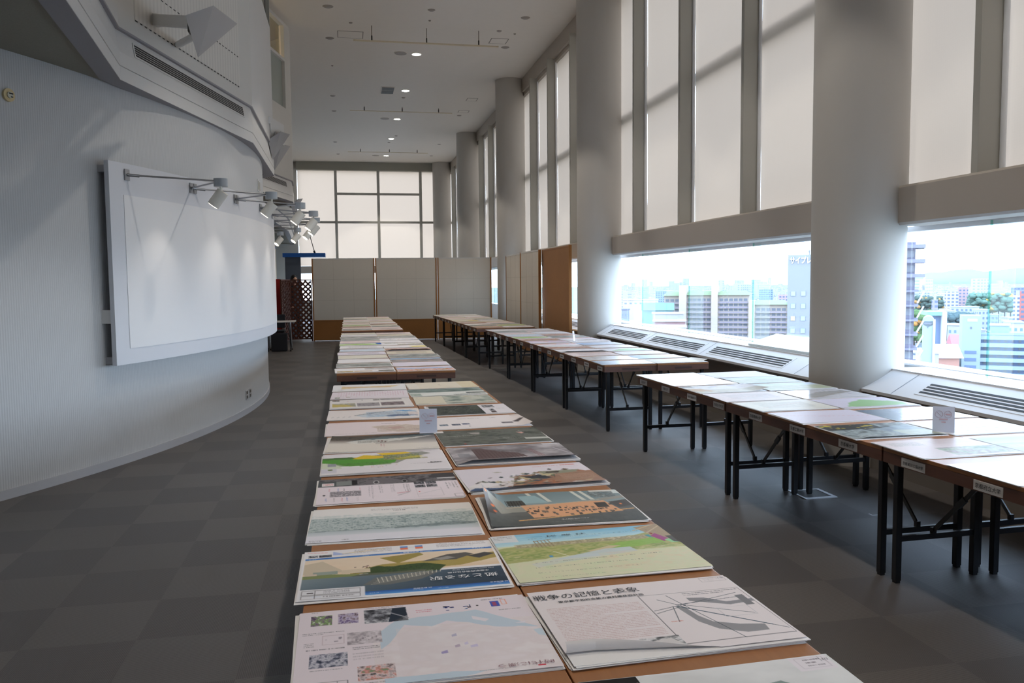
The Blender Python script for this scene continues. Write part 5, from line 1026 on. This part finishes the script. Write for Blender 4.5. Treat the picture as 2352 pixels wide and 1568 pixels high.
column([('white_town', 'orange and blue town poster'), ('lavender', 'plain lavender-white poster'), ('white_sky', 'blue sky photo poster', 'satin'), ('white_grey', 'grey photo poster'), ('beige_sketch', 'beige sketch poster'), ('pink_brown', 'dark curled edge poster', 'satin', c_near(.02, .3)), ('white_yellow', 'white poster with yellow block'), ('white_half', 'white poster with green strip'), ('white', 'plain white poster'), ('white_dots', 'small coloured blocks poster'), ('cream_grey', 'grey-green photo poster'), ('beige', 'plain beige poster'), ('pink_sketch', 'pale pink sketch poster')],
       step(8.68, 14.9, 13), .765, 0, 0, .60, .42, 'right', B_, GB, 0, 2)
C_ = 'farthest left run'; GC = 'posters on the farthest left tables'
column([('pink_grey', 'pinkish grey poster'), ('pink_text', 'pinkish text poster'), ('beige_brown', 'brownish green poster'), ('cream_green', 'olive green poster'), ('cream', 'plain cream poster'), ('pink_sketch', 'pink sketch poster'), ('beige_text', 'beige text poster'), ('white', 'plain white poster'), ('pink', 'plain pink-white poster'), ('beige_grey', 'beige and grey poster'), ('cream_text', 'cream text poster'), ('white_text', 'white text poster')],
       step(16.3, 21.9, 12), .150, 0, 0, .575, .42, 'left', C_, GC, 0, 3)
column([('pink_sketch', 'pale pink sketch poster'), ('pink', 'plain pinkish poster'), ('white_grey', 'white and grey poster'), ('cream_text', 'cream text poster'), ('pink_brown', 'brown photo poster'), ('white', 'plain white poster'), ('beige', 'plain beige poster'), ('pink_text', 'pink text poster'), ('white_dots', 'speckled colour poster'), ('beige_sketch', 'beige sketch poster'), ('cream', 'plain cream poster'), ('pink_orange', 'pale orange poster')],
       step(16.3, 21.9, 12), .728, 0, 0, .575, .42, 'right', C_, GC, 0, 4)
# ---- window runs; print colours of the nearer two darkened to offset strong window light
R1_ = 'nearest window run'; GR1 = 'posters on the nearest window tables'
y1 = [2.72, 3.27, 3.84, 4.37, 4.90, 5.40, 5.88, 6.36, 6.86, 7.30]
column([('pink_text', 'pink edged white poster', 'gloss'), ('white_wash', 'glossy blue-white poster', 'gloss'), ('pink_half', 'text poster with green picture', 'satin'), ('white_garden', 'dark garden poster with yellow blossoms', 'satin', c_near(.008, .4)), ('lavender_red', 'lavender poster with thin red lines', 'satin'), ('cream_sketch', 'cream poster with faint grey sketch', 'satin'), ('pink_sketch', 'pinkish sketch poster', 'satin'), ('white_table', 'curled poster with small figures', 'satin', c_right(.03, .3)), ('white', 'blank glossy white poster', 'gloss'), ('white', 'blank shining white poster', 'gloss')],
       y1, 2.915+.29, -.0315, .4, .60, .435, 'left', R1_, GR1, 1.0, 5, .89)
y2 = [3.30, 3.82, 4.34, 4.86, 5.38, 5.87, 6.35, 6.83, 7.28]
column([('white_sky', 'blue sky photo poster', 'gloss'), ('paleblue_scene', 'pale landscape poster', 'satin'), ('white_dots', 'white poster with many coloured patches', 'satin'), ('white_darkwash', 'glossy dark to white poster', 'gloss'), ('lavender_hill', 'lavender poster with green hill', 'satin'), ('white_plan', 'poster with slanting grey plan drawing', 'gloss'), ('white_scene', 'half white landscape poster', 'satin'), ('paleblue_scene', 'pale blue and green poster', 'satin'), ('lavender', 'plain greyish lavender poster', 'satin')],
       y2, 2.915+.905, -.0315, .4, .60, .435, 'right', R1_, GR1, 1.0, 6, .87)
R2_ = 'middle window run'; GR2 = 'posters on the middle window tables'
yy = step(8.74, 15.15, 13)
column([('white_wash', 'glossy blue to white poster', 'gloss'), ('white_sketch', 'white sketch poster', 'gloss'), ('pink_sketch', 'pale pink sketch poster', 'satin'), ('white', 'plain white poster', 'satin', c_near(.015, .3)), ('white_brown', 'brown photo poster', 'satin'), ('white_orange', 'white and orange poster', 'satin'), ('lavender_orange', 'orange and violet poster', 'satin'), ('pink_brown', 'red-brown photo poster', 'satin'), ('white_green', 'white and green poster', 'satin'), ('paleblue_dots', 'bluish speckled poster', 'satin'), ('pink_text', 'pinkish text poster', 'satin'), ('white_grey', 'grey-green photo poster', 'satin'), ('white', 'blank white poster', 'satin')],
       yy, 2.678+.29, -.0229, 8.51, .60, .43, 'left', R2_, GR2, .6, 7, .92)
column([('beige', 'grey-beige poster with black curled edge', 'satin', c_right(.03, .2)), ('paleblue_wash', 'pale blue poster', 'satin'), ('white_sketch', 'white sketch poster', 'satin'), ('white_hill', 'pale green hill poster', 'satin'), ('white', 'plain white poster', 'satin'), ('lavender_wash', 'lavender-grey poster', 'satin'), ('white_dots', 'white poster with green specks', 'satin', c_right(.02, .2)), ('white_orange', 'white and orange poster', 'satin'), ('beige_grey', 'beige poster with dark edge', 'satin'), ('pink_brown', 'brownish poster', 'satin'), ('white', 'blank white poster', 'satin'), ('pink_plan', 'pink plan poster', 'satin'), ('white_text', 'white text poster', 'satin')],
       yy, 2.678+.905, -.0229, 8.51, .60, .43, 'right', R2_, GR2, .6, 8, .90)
R3_ = 'farthest window run'; GR3 = 'posters on the farthest window tables'
yy = step(16.3, 22.6, 12)
column([('beige_brown', 'brown photo poster'), ('beige_grey', 'beige and grey poster'), ('white', 'plain white poster'), ('pink_brown', 'pink and brown poster'), ('beige_sketch', 'beige sketch poster'), ('cream_yellow', 'yellowish poster'), ('cream', 'plain cream poster'), ('pink', 'plain pink poster'), ('beige_text', 'beige text poster'), ('pink_text', 'pink text poster'), ('white_grey', 'grey picture poster'), ('beige', 'plain beige poster')],
       yy, 2.44+.285, -.0258, 16.05, .58, .43, 'left', R3_, GR3, .6, 9)
column([('white_sketch', 'white sketch poster'), ('beige_green', 'greenish poster'), ('white_grey', 'grey picture poster'), ('pink', 'plain pink poster'), ('beige', 'plain beige poster'), ('white_text', 'white text poster'), ('beige_grey', 'beige and grey poster'), ('cream', 'plain cream poster'), ('pink_sketch', 'pink sketch poster'), ('white', 'plain white poster'), ('beige_text', 'beige text poster'), ('cream_text', 'cream text poster')],
       yy, 2.44+.88, -.0258, 16.05, .58, .43, 'right', R3_, GR3, .6, 10)
# ---- standing cards
def card(x, y, rz, w_, h_, label, rows=True, lean=.12, z0=T):
    t = thing('standing_card', label, 'sign', (x, y, z0), rz, 'small white cards standing on the posters')
    R = Matrix.Rotation(-lean, 4, 'X')
    MB().box(-w_/2, w_/2, -.0006, .0006, 0, h_, 0, R).build('card', mat('bluish_card', (206, 210, 226), .4), t); MB().box(-w_/2, w_/2, -.04, 0, 0, .0012).build('foot', M_PAPER, t)
    ic = mat('faint_pink_print', (196, 166, 176), .6); m = MB()
    for s in (-1, 1):
        for k in range(28):
            a, b = 2*PI*k/28, 2*PI*(k+1)/28; r = w_*.17; cx = s*w_*.2
            m.bar(R @ Vector((cx+r*math.cos(a), -.0015, h_*.70+r*math.sin(a))), R @ Vector((cx+r*math.cos(b), -.0015, h_*.70+r*math.sin(b))), .0014, .0008)
    m.bar(R @ Vector((-w_*.2-.012, -.0015, h_*.70+.012)), R @ Vector((-w_*.2+.012, -.0015, h_*.70-.012)), .0015, .0008)
    m.box(w_*.2-.013, w_*.2+.013, -.002, -.0008, h_*.67, h_*.73, 0, R); m.build('icon_print', ic, t)
    m = MB(); m.box(-.022, .022, -.002, -.0008, h_*.48, h_*.53, 0, R); m.box(-.011, .011, -.002, -.0008, h_*.37, h_*.42, 0, R); m.build('text_print', ic, t)
    return t
card(.452, 4.945, -.12, .105, .145, 'small upright bluish-white card on the nearest left tables', z0=T+.004)
card(3.395, 4.225, -.62, .115, .15, 'small upright white card on the nearest window tables', lean=.15, z0=T+.004)
card(3.28, 11.9, 1.1, .11, .15, 'small upright white card seen almost edge-on, middle window tables', z0=T+.012)
# floor socket lid and tape marks
t = thing('floor_socket', 'open square metal floor socket under the nearest window tables', 'floor socket', (3.43, 5.66, 0))
m = MB(); 
for a in ((-.13, .13, -.13, -.10), (-.13, .13, .115, .13), (-.13, -.115, -.10, .115), (.10, .13, -.10, .115)): m.box(a[0], a[1], a[2], a[3], 0, .006)
m.build('frame', M_SILL, t); MB().box(-.115, .10, -.10, .115, 0, .003).build('lid', mat('socket_dark', (84, 84, 84), .6), t)
t = MB().box(-.035, .035, -.004, .004, 0, .002).box(-.035, -.027, -.004, .04, 0, .002).build('tape_mark', M_SILL, None, False, (3.55, 5.05, 0)); tag(t, 'tiny white tape corner stuck on the carpet between the tables', 'tape mark')
# ================================================= THE CITY BELOW THE WINDOWS
GZ = -45.0
def az(px): return math.radians(11.098)+math.atan((px-1176)/1905.0*1.0)
def bmat(name, wall, win=(76, 88, 105), fh=3.0, ww=3.2, frac=.5, wfrac=.6):
    """outer wall with rows of windows set by height and length"""
    if name in MATS: return MATS[name]
    m = bpy.data.materials.new(name); m.use_nodes = True; nt = m.node_tree; p = nt.nodes['Principled BSDF']
    tc = N(nt, 'ShaderNodeTexCoord'); sp = N(nt, 'ShaderNodeSeparateXYZ'); nt.links.new(tc.outputs['Object'], sp.inputs[0]); sn = N(nt, 'ShaderNodeSeparateXYZ'); nt.links.new(tc.outputs['Normal'], sn.inputs[0])
    fz = mth(nt, 'FRACT', mth(nt, 'DIVIDE', sp.outputs[2], fh)); fx = mth(nt, 'FRACT', mth(nt, 'DIVIDE', mth(nt, 'ADD', sp.outputs[0], sp.outputs[1]), ww))
    a = mth(nt, 'MULTIPLY', mth(nt, 'LESS_THAN', fz, frac), mth(nt, 'LESS_THAN', fx, wfrac)); a = mth(nt, 'MULTIPLY', a, mth(nt, 'LESS_THAN', mth(nt, 'ABSOLUTE', sn.outputs[2]), .5))
    nt.links.new(mixc(nt, a, L3(wall), L3(win)), p.inputs['Base Color']); p.inputs['Roughness'].default_value = .9; p.inputs['Specular IOR Level'].default_value = .1
    MATS[name] = m; return m
def at(px, D): a = az(px); return D*math.sin(a), D*math.cos(a)
def ztop(px, y, D): a = az(px)-math.radians(11.098); return CAM_H-(y-(649.2+.0098*(800-px)))/1905.0*D*math.cos(a)
def wpx(n, px, D): a = az(px)-math.radians(11.098); return n/1905.0*D*math.cos(a)
def place(name, label, cat, px, D, rot=0.0, group=None):
    x, y = at(px, D); return thing(name, label, cat, (x, y, GZ), -az(px)+rot, group)     # local x runs across the view, local y away
g = raw('ground_outside', [(30, -200, GZ), (7000, -1500, GZ), (7000, 9000, GZ), (30, 9000, GZ)], [(0, 1, 2, 3)], mat('city_ground', (100, 105, 103), .95, spec=.1, noise=(.02, .35))); struct(g)
# apartment block with green roofs
def flat_block(t, x0, x1, y0, y1, top, m_wall, m_band, m_win, fh, roof=None, cols=4, nfl=9):
    MB().box(x0, x1, y0, y1, 0, top).build('wing_wall', m_wall, t)
    for k in range(nfl):
        z = top-2.2-fh*k
        bnd = MB().box(x0+.2, x1-.2, y0-1.1, y0-.9, z-2.7, z-1.75).build('balcony_front', m_band, t)
        wn = MB()
        for j in range(cols):
            a = x0+.6+(x1-x0-1.2)*j/cols; wn.box(a+.3, a+(x1-x0-1.2)/cols-.35, y0-.06, y0, z-1.5, z+.1)
        wn.build('window_row', m_win, t)
        MB().box(x0, x1, y0-1.2, y0, z-2.9, z-2.72).build('balcony_slab', m_wall, t)
    if roof: MB().bar((x0, (y0+y1)/2, top), (x1, (y0+y1)/2, top), .1, .1).sweepX if False else None; m = MB(); vs = [(x0-.8, y0-2, top), (x1+.8, y0-2, top), (x1+.8, y1+1, top), (x0-.8, y1+1, top), (x0+1.5, (y0+y1)/2, top+2.6), (x1-1.5, (y0+y1)/2, top+2.6)]; raw('roof', vs, [(0, 1, 5, 4), (1, 2, 5), (2, 3, 4, 5), (3, 0, 4), (3, 2, 1, 0)], roof, t)
D = 520; K = lambda a: (a-1665)/1905.0*D*math.cos(az(1665)-math.radians(11.098))*1.04
M_APT = mat('warm_grey_render', (156, 146, 136), .9, spec=.1); M_BAND = mat('mauve_balcony_front', (131, 123, 131), .9, spec=.1); M_WIN = mat('shaded_window', (92, 96, 106), .5); M_GRF = mat('pale_green_roof', (114, 128, 100), .8, spec=.1); M_TWR = mat('cream_stair_tower', (166, 156, 146), .9, spec=.1)
t = place('apartment_block', 'long cream apartment block with pale green roofs and rows of balconies', 'building', 1665, D, -.05)
zt = lambda y: ztop(1665, y, D)-GZ
flat_block(t, K(1530), K(1567), 6, 20, zt(679), M_APT, M_BAND, M_WIN, 3.0, M_GRF, 3, 5)
flat_block(t, K(1582), K(1638), 0, 14, zt(677), M_APT, M_BAND, M_WIN, 3.0, M_GRF, 5, 12)
flat_block(t, K(1651), K(1717), -2, 12, zt(677), M_APT, M_BAND, M_WIN, 3.0, M_GRF, 6, 12)
flat_block(t, K(1729), K(1797), -2, 12, zt(699), M_APT, M_BAND, M_WIN, 3.0, M_GRF, 6, 10)
for a, b, y in ((1567, 1583, 655), (1637, 1651, 656), (1716, 1729, 690), (1797, 1807, 692)): MB().box(K(a), K(b), -4, 12, 0, zt(y)).build('stair_tower', M_TWR, t)
# hotel tower with rooftop lettering
D = 240; t = place('hotel_tower', 'grey-lilac hotel tower with white katakana letters at its top', 'building', 1850, D, 0)
zt = ztop(1850, 585, D)-GZ; k = wpx(1, 1850, D); xl = -39*k; M_HOT = mat('lilac_grey_tile', (122, 124, 128), .85, spec=.1, noise=(.3, .03))
MB().box(xl, 60*k, 0, 16, 0, zt).build('tower_wall', M_HOT, t)
MW = mat('pale_blue_window', (128, 156, 166), .4)
for r in range(7):
    for c in range(4):
        x = xl+(8+22*c)*k; z = zt-(84+28.5*r)*k
        if z > 3: fr = MB().box(x-.1, x+9*k+.1, -.12, 0, z-10.5*k, z+.1).build('window_frame', M_HOT, t); MB().box(x, x+9*k, -.16, -.11, z-10*k, z).build('window_glass', MW if not (r == 2 and c == 0) else mat('yellowish_window', (154, 146, 110), .5), fr)
text_mesh('roof_lettering', 'サイプレス', 17*k, mat('white_letters', (214, 218, 220), .6), t, (xl+4*k, -.25, zt-19*k), (PI/2, 0, 0), 'LEFT', .1, .70, .05)
MB().cyl((xl+47*k, 5, zt), (xl+47*k, 5, zt+12*k), .2, 8).build('mast', M_HOT, t); MB().sph((xl+45*k, 4.5, zt+10*k), 3.2*k, (.5, 1, 1.3), 12).build('dish_aerial', mat('dish_grey', (132, 137, 143), .5), t)
# low halls in front of the apartment block
def lowhall(label, px0, px1, y, D, col, roofcol, rows=0, gable=False, rot=0.0, dep=14):
    pm = (px0+px1)/2; t = place('low_hall', label, 'building', pm, D, rot); w2 = wpx((px1-px0)/2, pm, D); h = ztop(pm, y, D)-GZ
    MB().box(-w2, w2, 0, dep, 0, h).build('wall', mat('hall_wall_%d_%d_%d' % col, col, .9, spec=.1), t)
    rm = mat('hall_roof_%d_%d_%d' % roofcol, roofcol, .8, spec=.1)
    if gable: raw('roof', [(-w2-1, -1, h), (w2+1, -1, h), (w2+1, dep+1, h), (-w2-1, dep+1, h), (-w2-1, dep/2, h+4), (w2+1, dep/2, h+4)], [(0, 1, 5, 4), (2, 3, 4, 5), (1, 2, 5), (3, 0, 4), (3, 2, 1, 0)], rm, t)
    else: MB().box(-w2-.5, w2+.5, -.5, dep+.5, h, h+.6).build('roof', rm, t)
    for r in range(rows):
        z = h-2.6-4.2*r; n = max(3, int(w2*2/5))
        for j in range(n): a = -w2+(j+.3)*2*w2/n; MB().box(a, a+w2/n*.9, -.08, 0, z-1.6, z).build('window', mat('hall_window', (99, 123, 138), .5), t)
    return t
lowhall('white low hall with square windows in front of the apartment block', 1500, 1570, 721, 430, (154, 154, 156), (166, 163, 163), 1)
lowhall('pinkish brick wall building below the white low hall', 1502, 1574, 739, 400, (141, 114, 114), (154, 143, 141), 0)
lowhall('blue-green gabled shed left of the white low hall', 1478, 1545, 712, 480, (100, 128, 129), (94, 119, 123), 0, True)
lowhall('white low building with blue windows at the sill edge', 1508, 1575, 752, 380, (156, 156, 156), (161, 163, 166), 1)
lowhall('small pale building with a blue gable at the left end of the window', 1428, 1446, 711, 560, (123, 138, 159), (105, 120, 143), 2)
lowhall('wide white warehouse far behind the blue-green shed', 1432, 1512, 689, 900, (166, 163, 161), (166, 166, 166), 1, False, 0, 30)
# balcony tower beside the second column
D = 173; t = place('balcony_tower', 'tall lilac balcony tower with slanting white posts beside the nearest column', 'building', 2085, D, 0); k = wpx(1, 2085, D); zt = ztop(2085, 556, D)-GZ
MLT = mat('lilac_tower_wall', (105, 105, 120), .9, spec=.1); MLW = mat('white_tower_post', (166, 168, 175), .8, spec=.1)
MB().box(-26*k, 14*k, 0, 12, 0, zt).build('tower_wall', MLT, t)
for i in range(12):
    z = zt-(14+33*i)*k
    if z < 2: break
    MB().box(-20*k, (34 if i < 3 else 22)*k, -2.2, 6, z-1.0*k, z+(7 if i < 3 else 3)*k).build('balcony_slab', MLT, t)
    MB().bar(((20 if i > 2 else 24)*k, -2.0, z-26*k), ((34 if i < 3 else 33)*k, -2.0, z), .28, .28).build('slanted_post', MLW, t)
    MB().box(-16*k, 12*k, -.1, 0, z-22*k, z-6*k).build('dark_opening', M_WIN, t)
# white and blue apartment slab, its lift tower, and neighbours
D = 335; t = place('white_apartment_slab', 'pale blue-white apartment slab with long access balconies at the right edge', 'building', 2320, D, .12); k = wpx(1, 2320, D); zt = ztop(2320, 770, D)-GZ
MBW = mat('blue_white_render', (134, 147, 154), .9, spec=.1); MBS = mat('bluish_recess', (94, 108, 134), .9, spec=.1)
MB().box(-58*k, 110*k, 0, 14, 0, zt).build('slab_wall', MBS, t)
for i in range(7):
    z = zt-17.3*k*i; MB().box(-58*k, 110*k, -2.0, -1.7, z-9.5*k, z-.5*k).build('balcony_front', MBW, t)
    w_ = MB()
    for j in range(12): w_.box((-50+14*j)*k, (-45+14*j)*k, -.1, 0, z-16*k, z-10.5*k)
    w_.build('door_row', M_WIN, t)
z2 = ztop(2243, 724, D)-GZ; MB().box(-96*k, -58*k, -3, 10, 0, z2).build('lift_tower', MBW, t); MB().box(-86*k, -66*k, -3.15, -3, z2-13*k, z2-7*k).build('tower_sign', mat('white_letters', (214, 218, 220), .6), t)
for i in range(6): MB().box(-90*k, -66*k, -3.15, -3, z2-(88+17*i)*k, z2-(81+17*i)*k).build('tower_window', MBS, t)
MB().box(-80*k, -77*k, -3.2, -3, z2-30*k, z2-25*k).build('vent_slit', M_WIN, t)
MB().bar((-4*k, -3, 0), (150*k, -3, zt-20*k), 1.4, .5).build('stair_flight', MBW, t)
D = 250; t = place('rounded_office', 'white office with a rounded top and dark oval opening', 'building', 2136, D, 0); k = wpx(1, 2136, D); zt = ztop(2136, 731, D)-GZ
m = MB(); m.box(-14*k, 10*k, 0, 9, 0, zt-6*k); m.cyl((-2*k, 0, zt-7*k), (-2*k, 9, zt-7*k), 12*k, 28); m.build('wall', MBW, t); MB().box(-11*k, 5*k, -.2, 0, zt-14*k, zt-10*k).build('oval_opening', M_WIN, t); MB().box(-4*k, -2*k, -.2, 0, zt-22*k, zt-18*k).build('small_window', M_WIN, t); MB().box(8*k, 13*k, -.6, 6, 0, zt-4*k).build('end_fin', mat('white_tower_post', (166, 168, 175), .8), t)
D = 300; t = place('terraced_flats', 'white flats with a green roof edge and curved stacked terraces', 'building', 2163, D, .2); k = wpx(1, 2163, D); zt = ztop(2163, 724, D)-GZ
MB().box(-12*k, 2*k, 1, 12, 0, zt).build('wall', MBS, t); MB().box(-30*k, 1*k, -1, 12, zt, zt+1.2).build('roof', mat('mint_roof', (105, 154, 143), .8), t); MB().box(1*k, 11*k, -1, 10, 0, zt+9*k).build('stair_tower', mat('white_tower_post', (166, 168, 175), .8), t)
for i in range(6): m = MB(); m.cyl((-5*k, 2, zt-(7+9*i)*k), (-5*k, 2, zt-(3+9*i)*k), 7*k, 20); m.build('terrace', mat('white_tower_post', (166, 168, 175), .8), t)
lowhall('white flat-roofed house with a salmon side wall above the sill', 2160, 2206, 822, 292, (166, 123, 110), (172, 170, 168), 0, True, .3, 10)
lowhall('blank white box building beside the balcony tower', 2119, 2158, 812, 270, (161, 163, 168), (166, 168, 170), 0, False, .1)
lowhall('low building with a red roof among the houses', 2196, 2226, 792, 380, (132, 119, 123), (154, 100, 105), 0, True, .2, 9)
lowhall('low maroon fronted house beside the lift tower', 2202, 2224, 806, 350, (134, 97, 105), (105, 147, 147), 1, False, 0, 9)
lowhall('white house cluster with flat roof left of the lift tower', 2180, 2212, 747, 520, (161, 159, 159), (166, 166, 163), 2)
lowhall('white school-like slab at the right edge above the apartment slab', 2318, 2352, 742, 520, (163, 166, 168), (143, 154, 161), 2, False, .1, 20)
lowhall('grey-green flat block between the glass joints', 2280, 2318, 748, 480, (123, 143, 147), (154, 161, 163), 2)
# tall towers farther off
def tower(label, px0, px1, y, D, wall, win=(91, 100, 120), fh=3.0, rot=0.0, cap=True):
    pm = (px0+px1)/2; t = place('distant_tower', label, 'building', pm, D, rot); w2 = wpx((px1-px0)/2, pm, D); h = ztop(pm, y, D)-GZ
    MB().box(-w2, w2, 0, 1.6*w2, 0, h).build('wall', bmat('tower_%d_%d_%d' % wall, wall, win, fh), t)
    if cap: MB().box(-w2*.4, w2*.5, w2*.3, w2, h, h+3.2).build('roof_box', mat('roof_box_grey', (143, 146, 150), .9), t)
tower('salmon pink tower block on the right skyline', 2201, 2222, 660, 900, (150, 128, 128))
tower('white tower with a pink stripe on the right skyline', 2172, 2200, 670, 820, (156, 156, 166))
tower('brick red tower cut by the right frame edge', 2345, 2375, 668, 600, (154, 100, 97))
tower('slim white striped tower near the right frame edge', 2329, 2345, 677, 700, (161, 163, 166))
tower('blue-grey tower rising at the right frame edge', 2324, 2350, 660, 1000, (114, 119, 150))
tower('pale slab behind the balcony tower', 2112, 2135, 672, 1100, (143, 150, 161))
tower('small square mauve block left of the white striped tower', 2141, 2154, 688, 600, (134, 129, 150))
tower('pale blue slab behind the green roofs', 1745, 1775, 664, 1200, (123, 141, 152))
tower('pink and white banded flats right of the green roofs', 1788, 1808, 676, 900, (154, 134, 141))
tower('bluish tower cluster behind the blue-green shed', 1506, 1530, 668, 1200, (128, 143, 156))
tower('pale tower left of the apartment block', 1477, 1490, 658, 1300, (138, 152, 156))
# ordinary buildings, one by one, then the uncountable far field as one object
rs = random.Random(11); protos = []
for i, (cw, hw) in enumerate([((161, 161, 161), 9), ((146, 152, 159), 12), ((152, 141, 134), 8), ((132, 143, 152), 15), ((161, 154, 146), 10), ((138, 146, 143), 7), ((156, 134, 128), 8), ((143, 147, 161), 18)]):
    o = thing('city_building', 'x', 'building', (0, 0, 0), 0, 'ordinary pale buildings of the city outside')
    MB().box(-6, 6, -5, 5, 0, hw).build('wall', bmat('plain_%d' % i, cw, (97, 108, 123), 3.1, 3.4, .45, .5), o); MB().box(-6.2, 6.2, -5.2, 5.2, hw, hw+.5).build('roof', mat('roof_%d' % i, tuple(min(150, c+10) for c in cw), .9), o); protos.append(o)
first = [True]*8; placed = []
OCC = [(o.location.x, o.location.y) for o in C.objects if o.get('category') in ('building', 'trees') and o.location.y > 60 and o.name.split('.')[0] != 'city_building']
OCC += [at(px, D) for px, D in ((1545, 520), (1610, 520), (1685, 520), (1765, 520), (2360, 335), (1840, 240), (1870, 240))]
for a_, b_, D_ in ((2108, 2162, 900), (2172, 2232, 560), (2232, 2316, 850), (2104, 2140, 480), (2172, 2190, 330)):
    for q_ in range(a_, b_+8, 8):
        for dd in (0, 30): OCC.append(at(q_, D_+dd))
SMALL = 'first second third fourth fifth sixth seventh eighth ninth'.split(); TENS = {2: 'twenty', 3: 'thirty', 4: 'forty'}
def word(n):
    if n < 16: return ORD[n]
    if n < 19: return ['seventeenth', 'eighteenth', 'nineteenth'][n-16]
    t_, u_ = divmod(n+1, 10); return {2: 'twentieth', 3: 'thirtieth', 4: 'fortieth'}[t_] if u_ == 0 else TENS[t_]+'-'+SMALL[u_-1]
HUE = ['white', 'pale blue-grey', 'warm grey', 'bluish', 'cream', 'greenish grey', 'pinkish', 'lavender-grey']
made = []
for n in range(50):
    zone = n % 3 > 0; tries = 0
    while True:
        px = rs.uniform(2112, 2350) if zone else rs.uniform(1432, 1855); D = rs.uniform(380, 800) if zone else rs.uniform(600, 1100); tries += 1
        x, y = at(px, D)
        if tries > 900 or all((x-a)**2+(y-b)**2 > 24**2 for a, b in placed) and (tries > 300 or all((x-a)**2+(y-b)**2 > 46**2 for a, b in OCC)): break
    placed.append((x, y)); k = rs.randrange(8)
    o = protos[k] if first[k] else copy_tree(protos[k]); first[k] = False
    o.location = (x, y, GZ); o.rotation_euler = (0, 0, rs.uniform(0, 1.5)); s = rs.uniform(.7, 1.3); o.scale = (s*rs.uniform(.8, 1.5), s, rs.uniform(.7, 1.3)); made.append((zone, px, k, o))
for z in (False, True):
    for i, (zo, px, k, o) in enumerate(sorted([q for q in made if q[0] == z], key=lambda q: q[1])):
        o['label'] = '%s city building, %s from the left seen through the %s clear window' % (HUE[k], word(i), 'right' if z else 'left')
for k in range(8):
    if first[k]:
        for c in list(protos[k].children): bpy.data.objects.remove(c)
        bpy.data.objects.remove(protos[k])
TT = []
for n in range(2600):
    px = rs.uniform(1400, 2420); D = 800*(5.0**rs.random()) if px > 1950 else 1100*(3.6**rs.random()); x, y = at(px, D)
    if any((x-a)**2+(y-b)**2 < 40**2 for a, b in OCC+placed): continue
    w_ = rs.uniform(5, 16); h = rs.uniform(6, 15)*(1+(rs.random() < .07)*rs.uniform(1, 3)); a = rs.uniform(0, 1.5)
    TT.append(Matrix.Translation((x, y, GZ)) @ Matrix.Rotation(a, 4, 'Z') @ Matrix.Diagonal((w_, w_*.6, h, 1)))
far = many('distant_city', CUBE[0], CUBE[1], TT, bmat('hazed_far_city_walls', (154, 157, 162), (123, 134, 147), 4.0, 6.0, .4, .5)); tag(far, 'countless pale buildings reaching to the hazy skyline outside', 'city'); far['kind'] = 'stuff'  # distance haze is put into the pale wall and window colours
# tree belts
def trees(label, px0, px1, y0, y1, D, n, col, ocol=None):
    pm = (px0+px1)/2; t = place('tree_belt', label, 'trees', pm, D, 0); r_ = random.Random(px0); w2 = wpx((px1-px0)/2, pm, D); h1 = ztop(pm, y0, D)-GZ; 
    m = []; m2 = []
    for i in range(n*7):
        x = r_.uniform(-w2, w2); yy_ = r_.uniform(-14, 24); r = r_.uniform(.04, .10)*max(8, h1); hz = max(r, h1*r_.uniform(.55, 1)-r*.6-yy_*.05)
        (m2 if ocol and r_.random() < .10 else m).append(Matrix.Translation((x, yy_, hz)) @ Matrix.Diagonal((r, r, r*r_.uniform(.6, .9), 1)))
    many('crowns', BALL[0], BALL[1], m, mat('tree_green_%d' % px0, col, .95, spec=0, noise=(.25, .4)), t)
    if ocol: many('autumn_crowns', BALL[0], BALL[1], m2, mat('tree_orange_%d' % px0, ocol, .95, spec=0, noise=(.25, .3)), t)
    tr = MB()
    for i in range(8): x = -w2+2*w2*i/7; tr.cyl((x, 4, 0), (x, 4, h1*.5), .5, 6)
    tr.build('trunks', mat('bark', (76, 64, 56), .9), t); t['kind'] = 'stuff'
trees('dark green and orange trees left on the skyline of the right window', 2108, 2162, 679, 700, 900, 60, (72, 88, 82), (154, 120, 76))
trees('belt of bluish green trees behind the lift tower', 2172, 2232, 716, 742, 560, 60, (68, 85, 88))
trees('green and orange tree belt on the right skyline', 2232, 2316, 672, 700, 850, 80, (85, 110, 100), (161, 137, 81))
trees('small trees with orange leaves behind the rounded office', 2104, 2140, 712, 740, 480, 36, (76, 100, 64), (166, 119, 64))
trees('dark clump of trees beside the red roofed house', 2172, 2190, 800, 820, 330, 20, (64, 88, 81))
# pale ridge at the horizon
hs = []; n = 80
for i in range(n+1):
    a = math.radians(10+60*i/n); D = 6500; hgt = 26+26*math.sin(i*.31)+16*math.sin(i*.83+1)+8*math.sin(i*2.1)
    hs.append((D*math.sin(a), D*math.cos(a), GZ)); hs.append((D*math.sin(a), D*math.cos(a), 20+hgt)); hs.append(((D+900)*math.sin(a), (D+900)*math.cos(a), GZ))
fs = []
for i in range(n): a = i*3; fs += [(a, a+3, a+4, a+1), (a+1, a+4, a+5, a+2)]
struct(raw('hills', hs, fs, mat('pale_hill', (132, 147, 161), .95, spec=0), None, True))
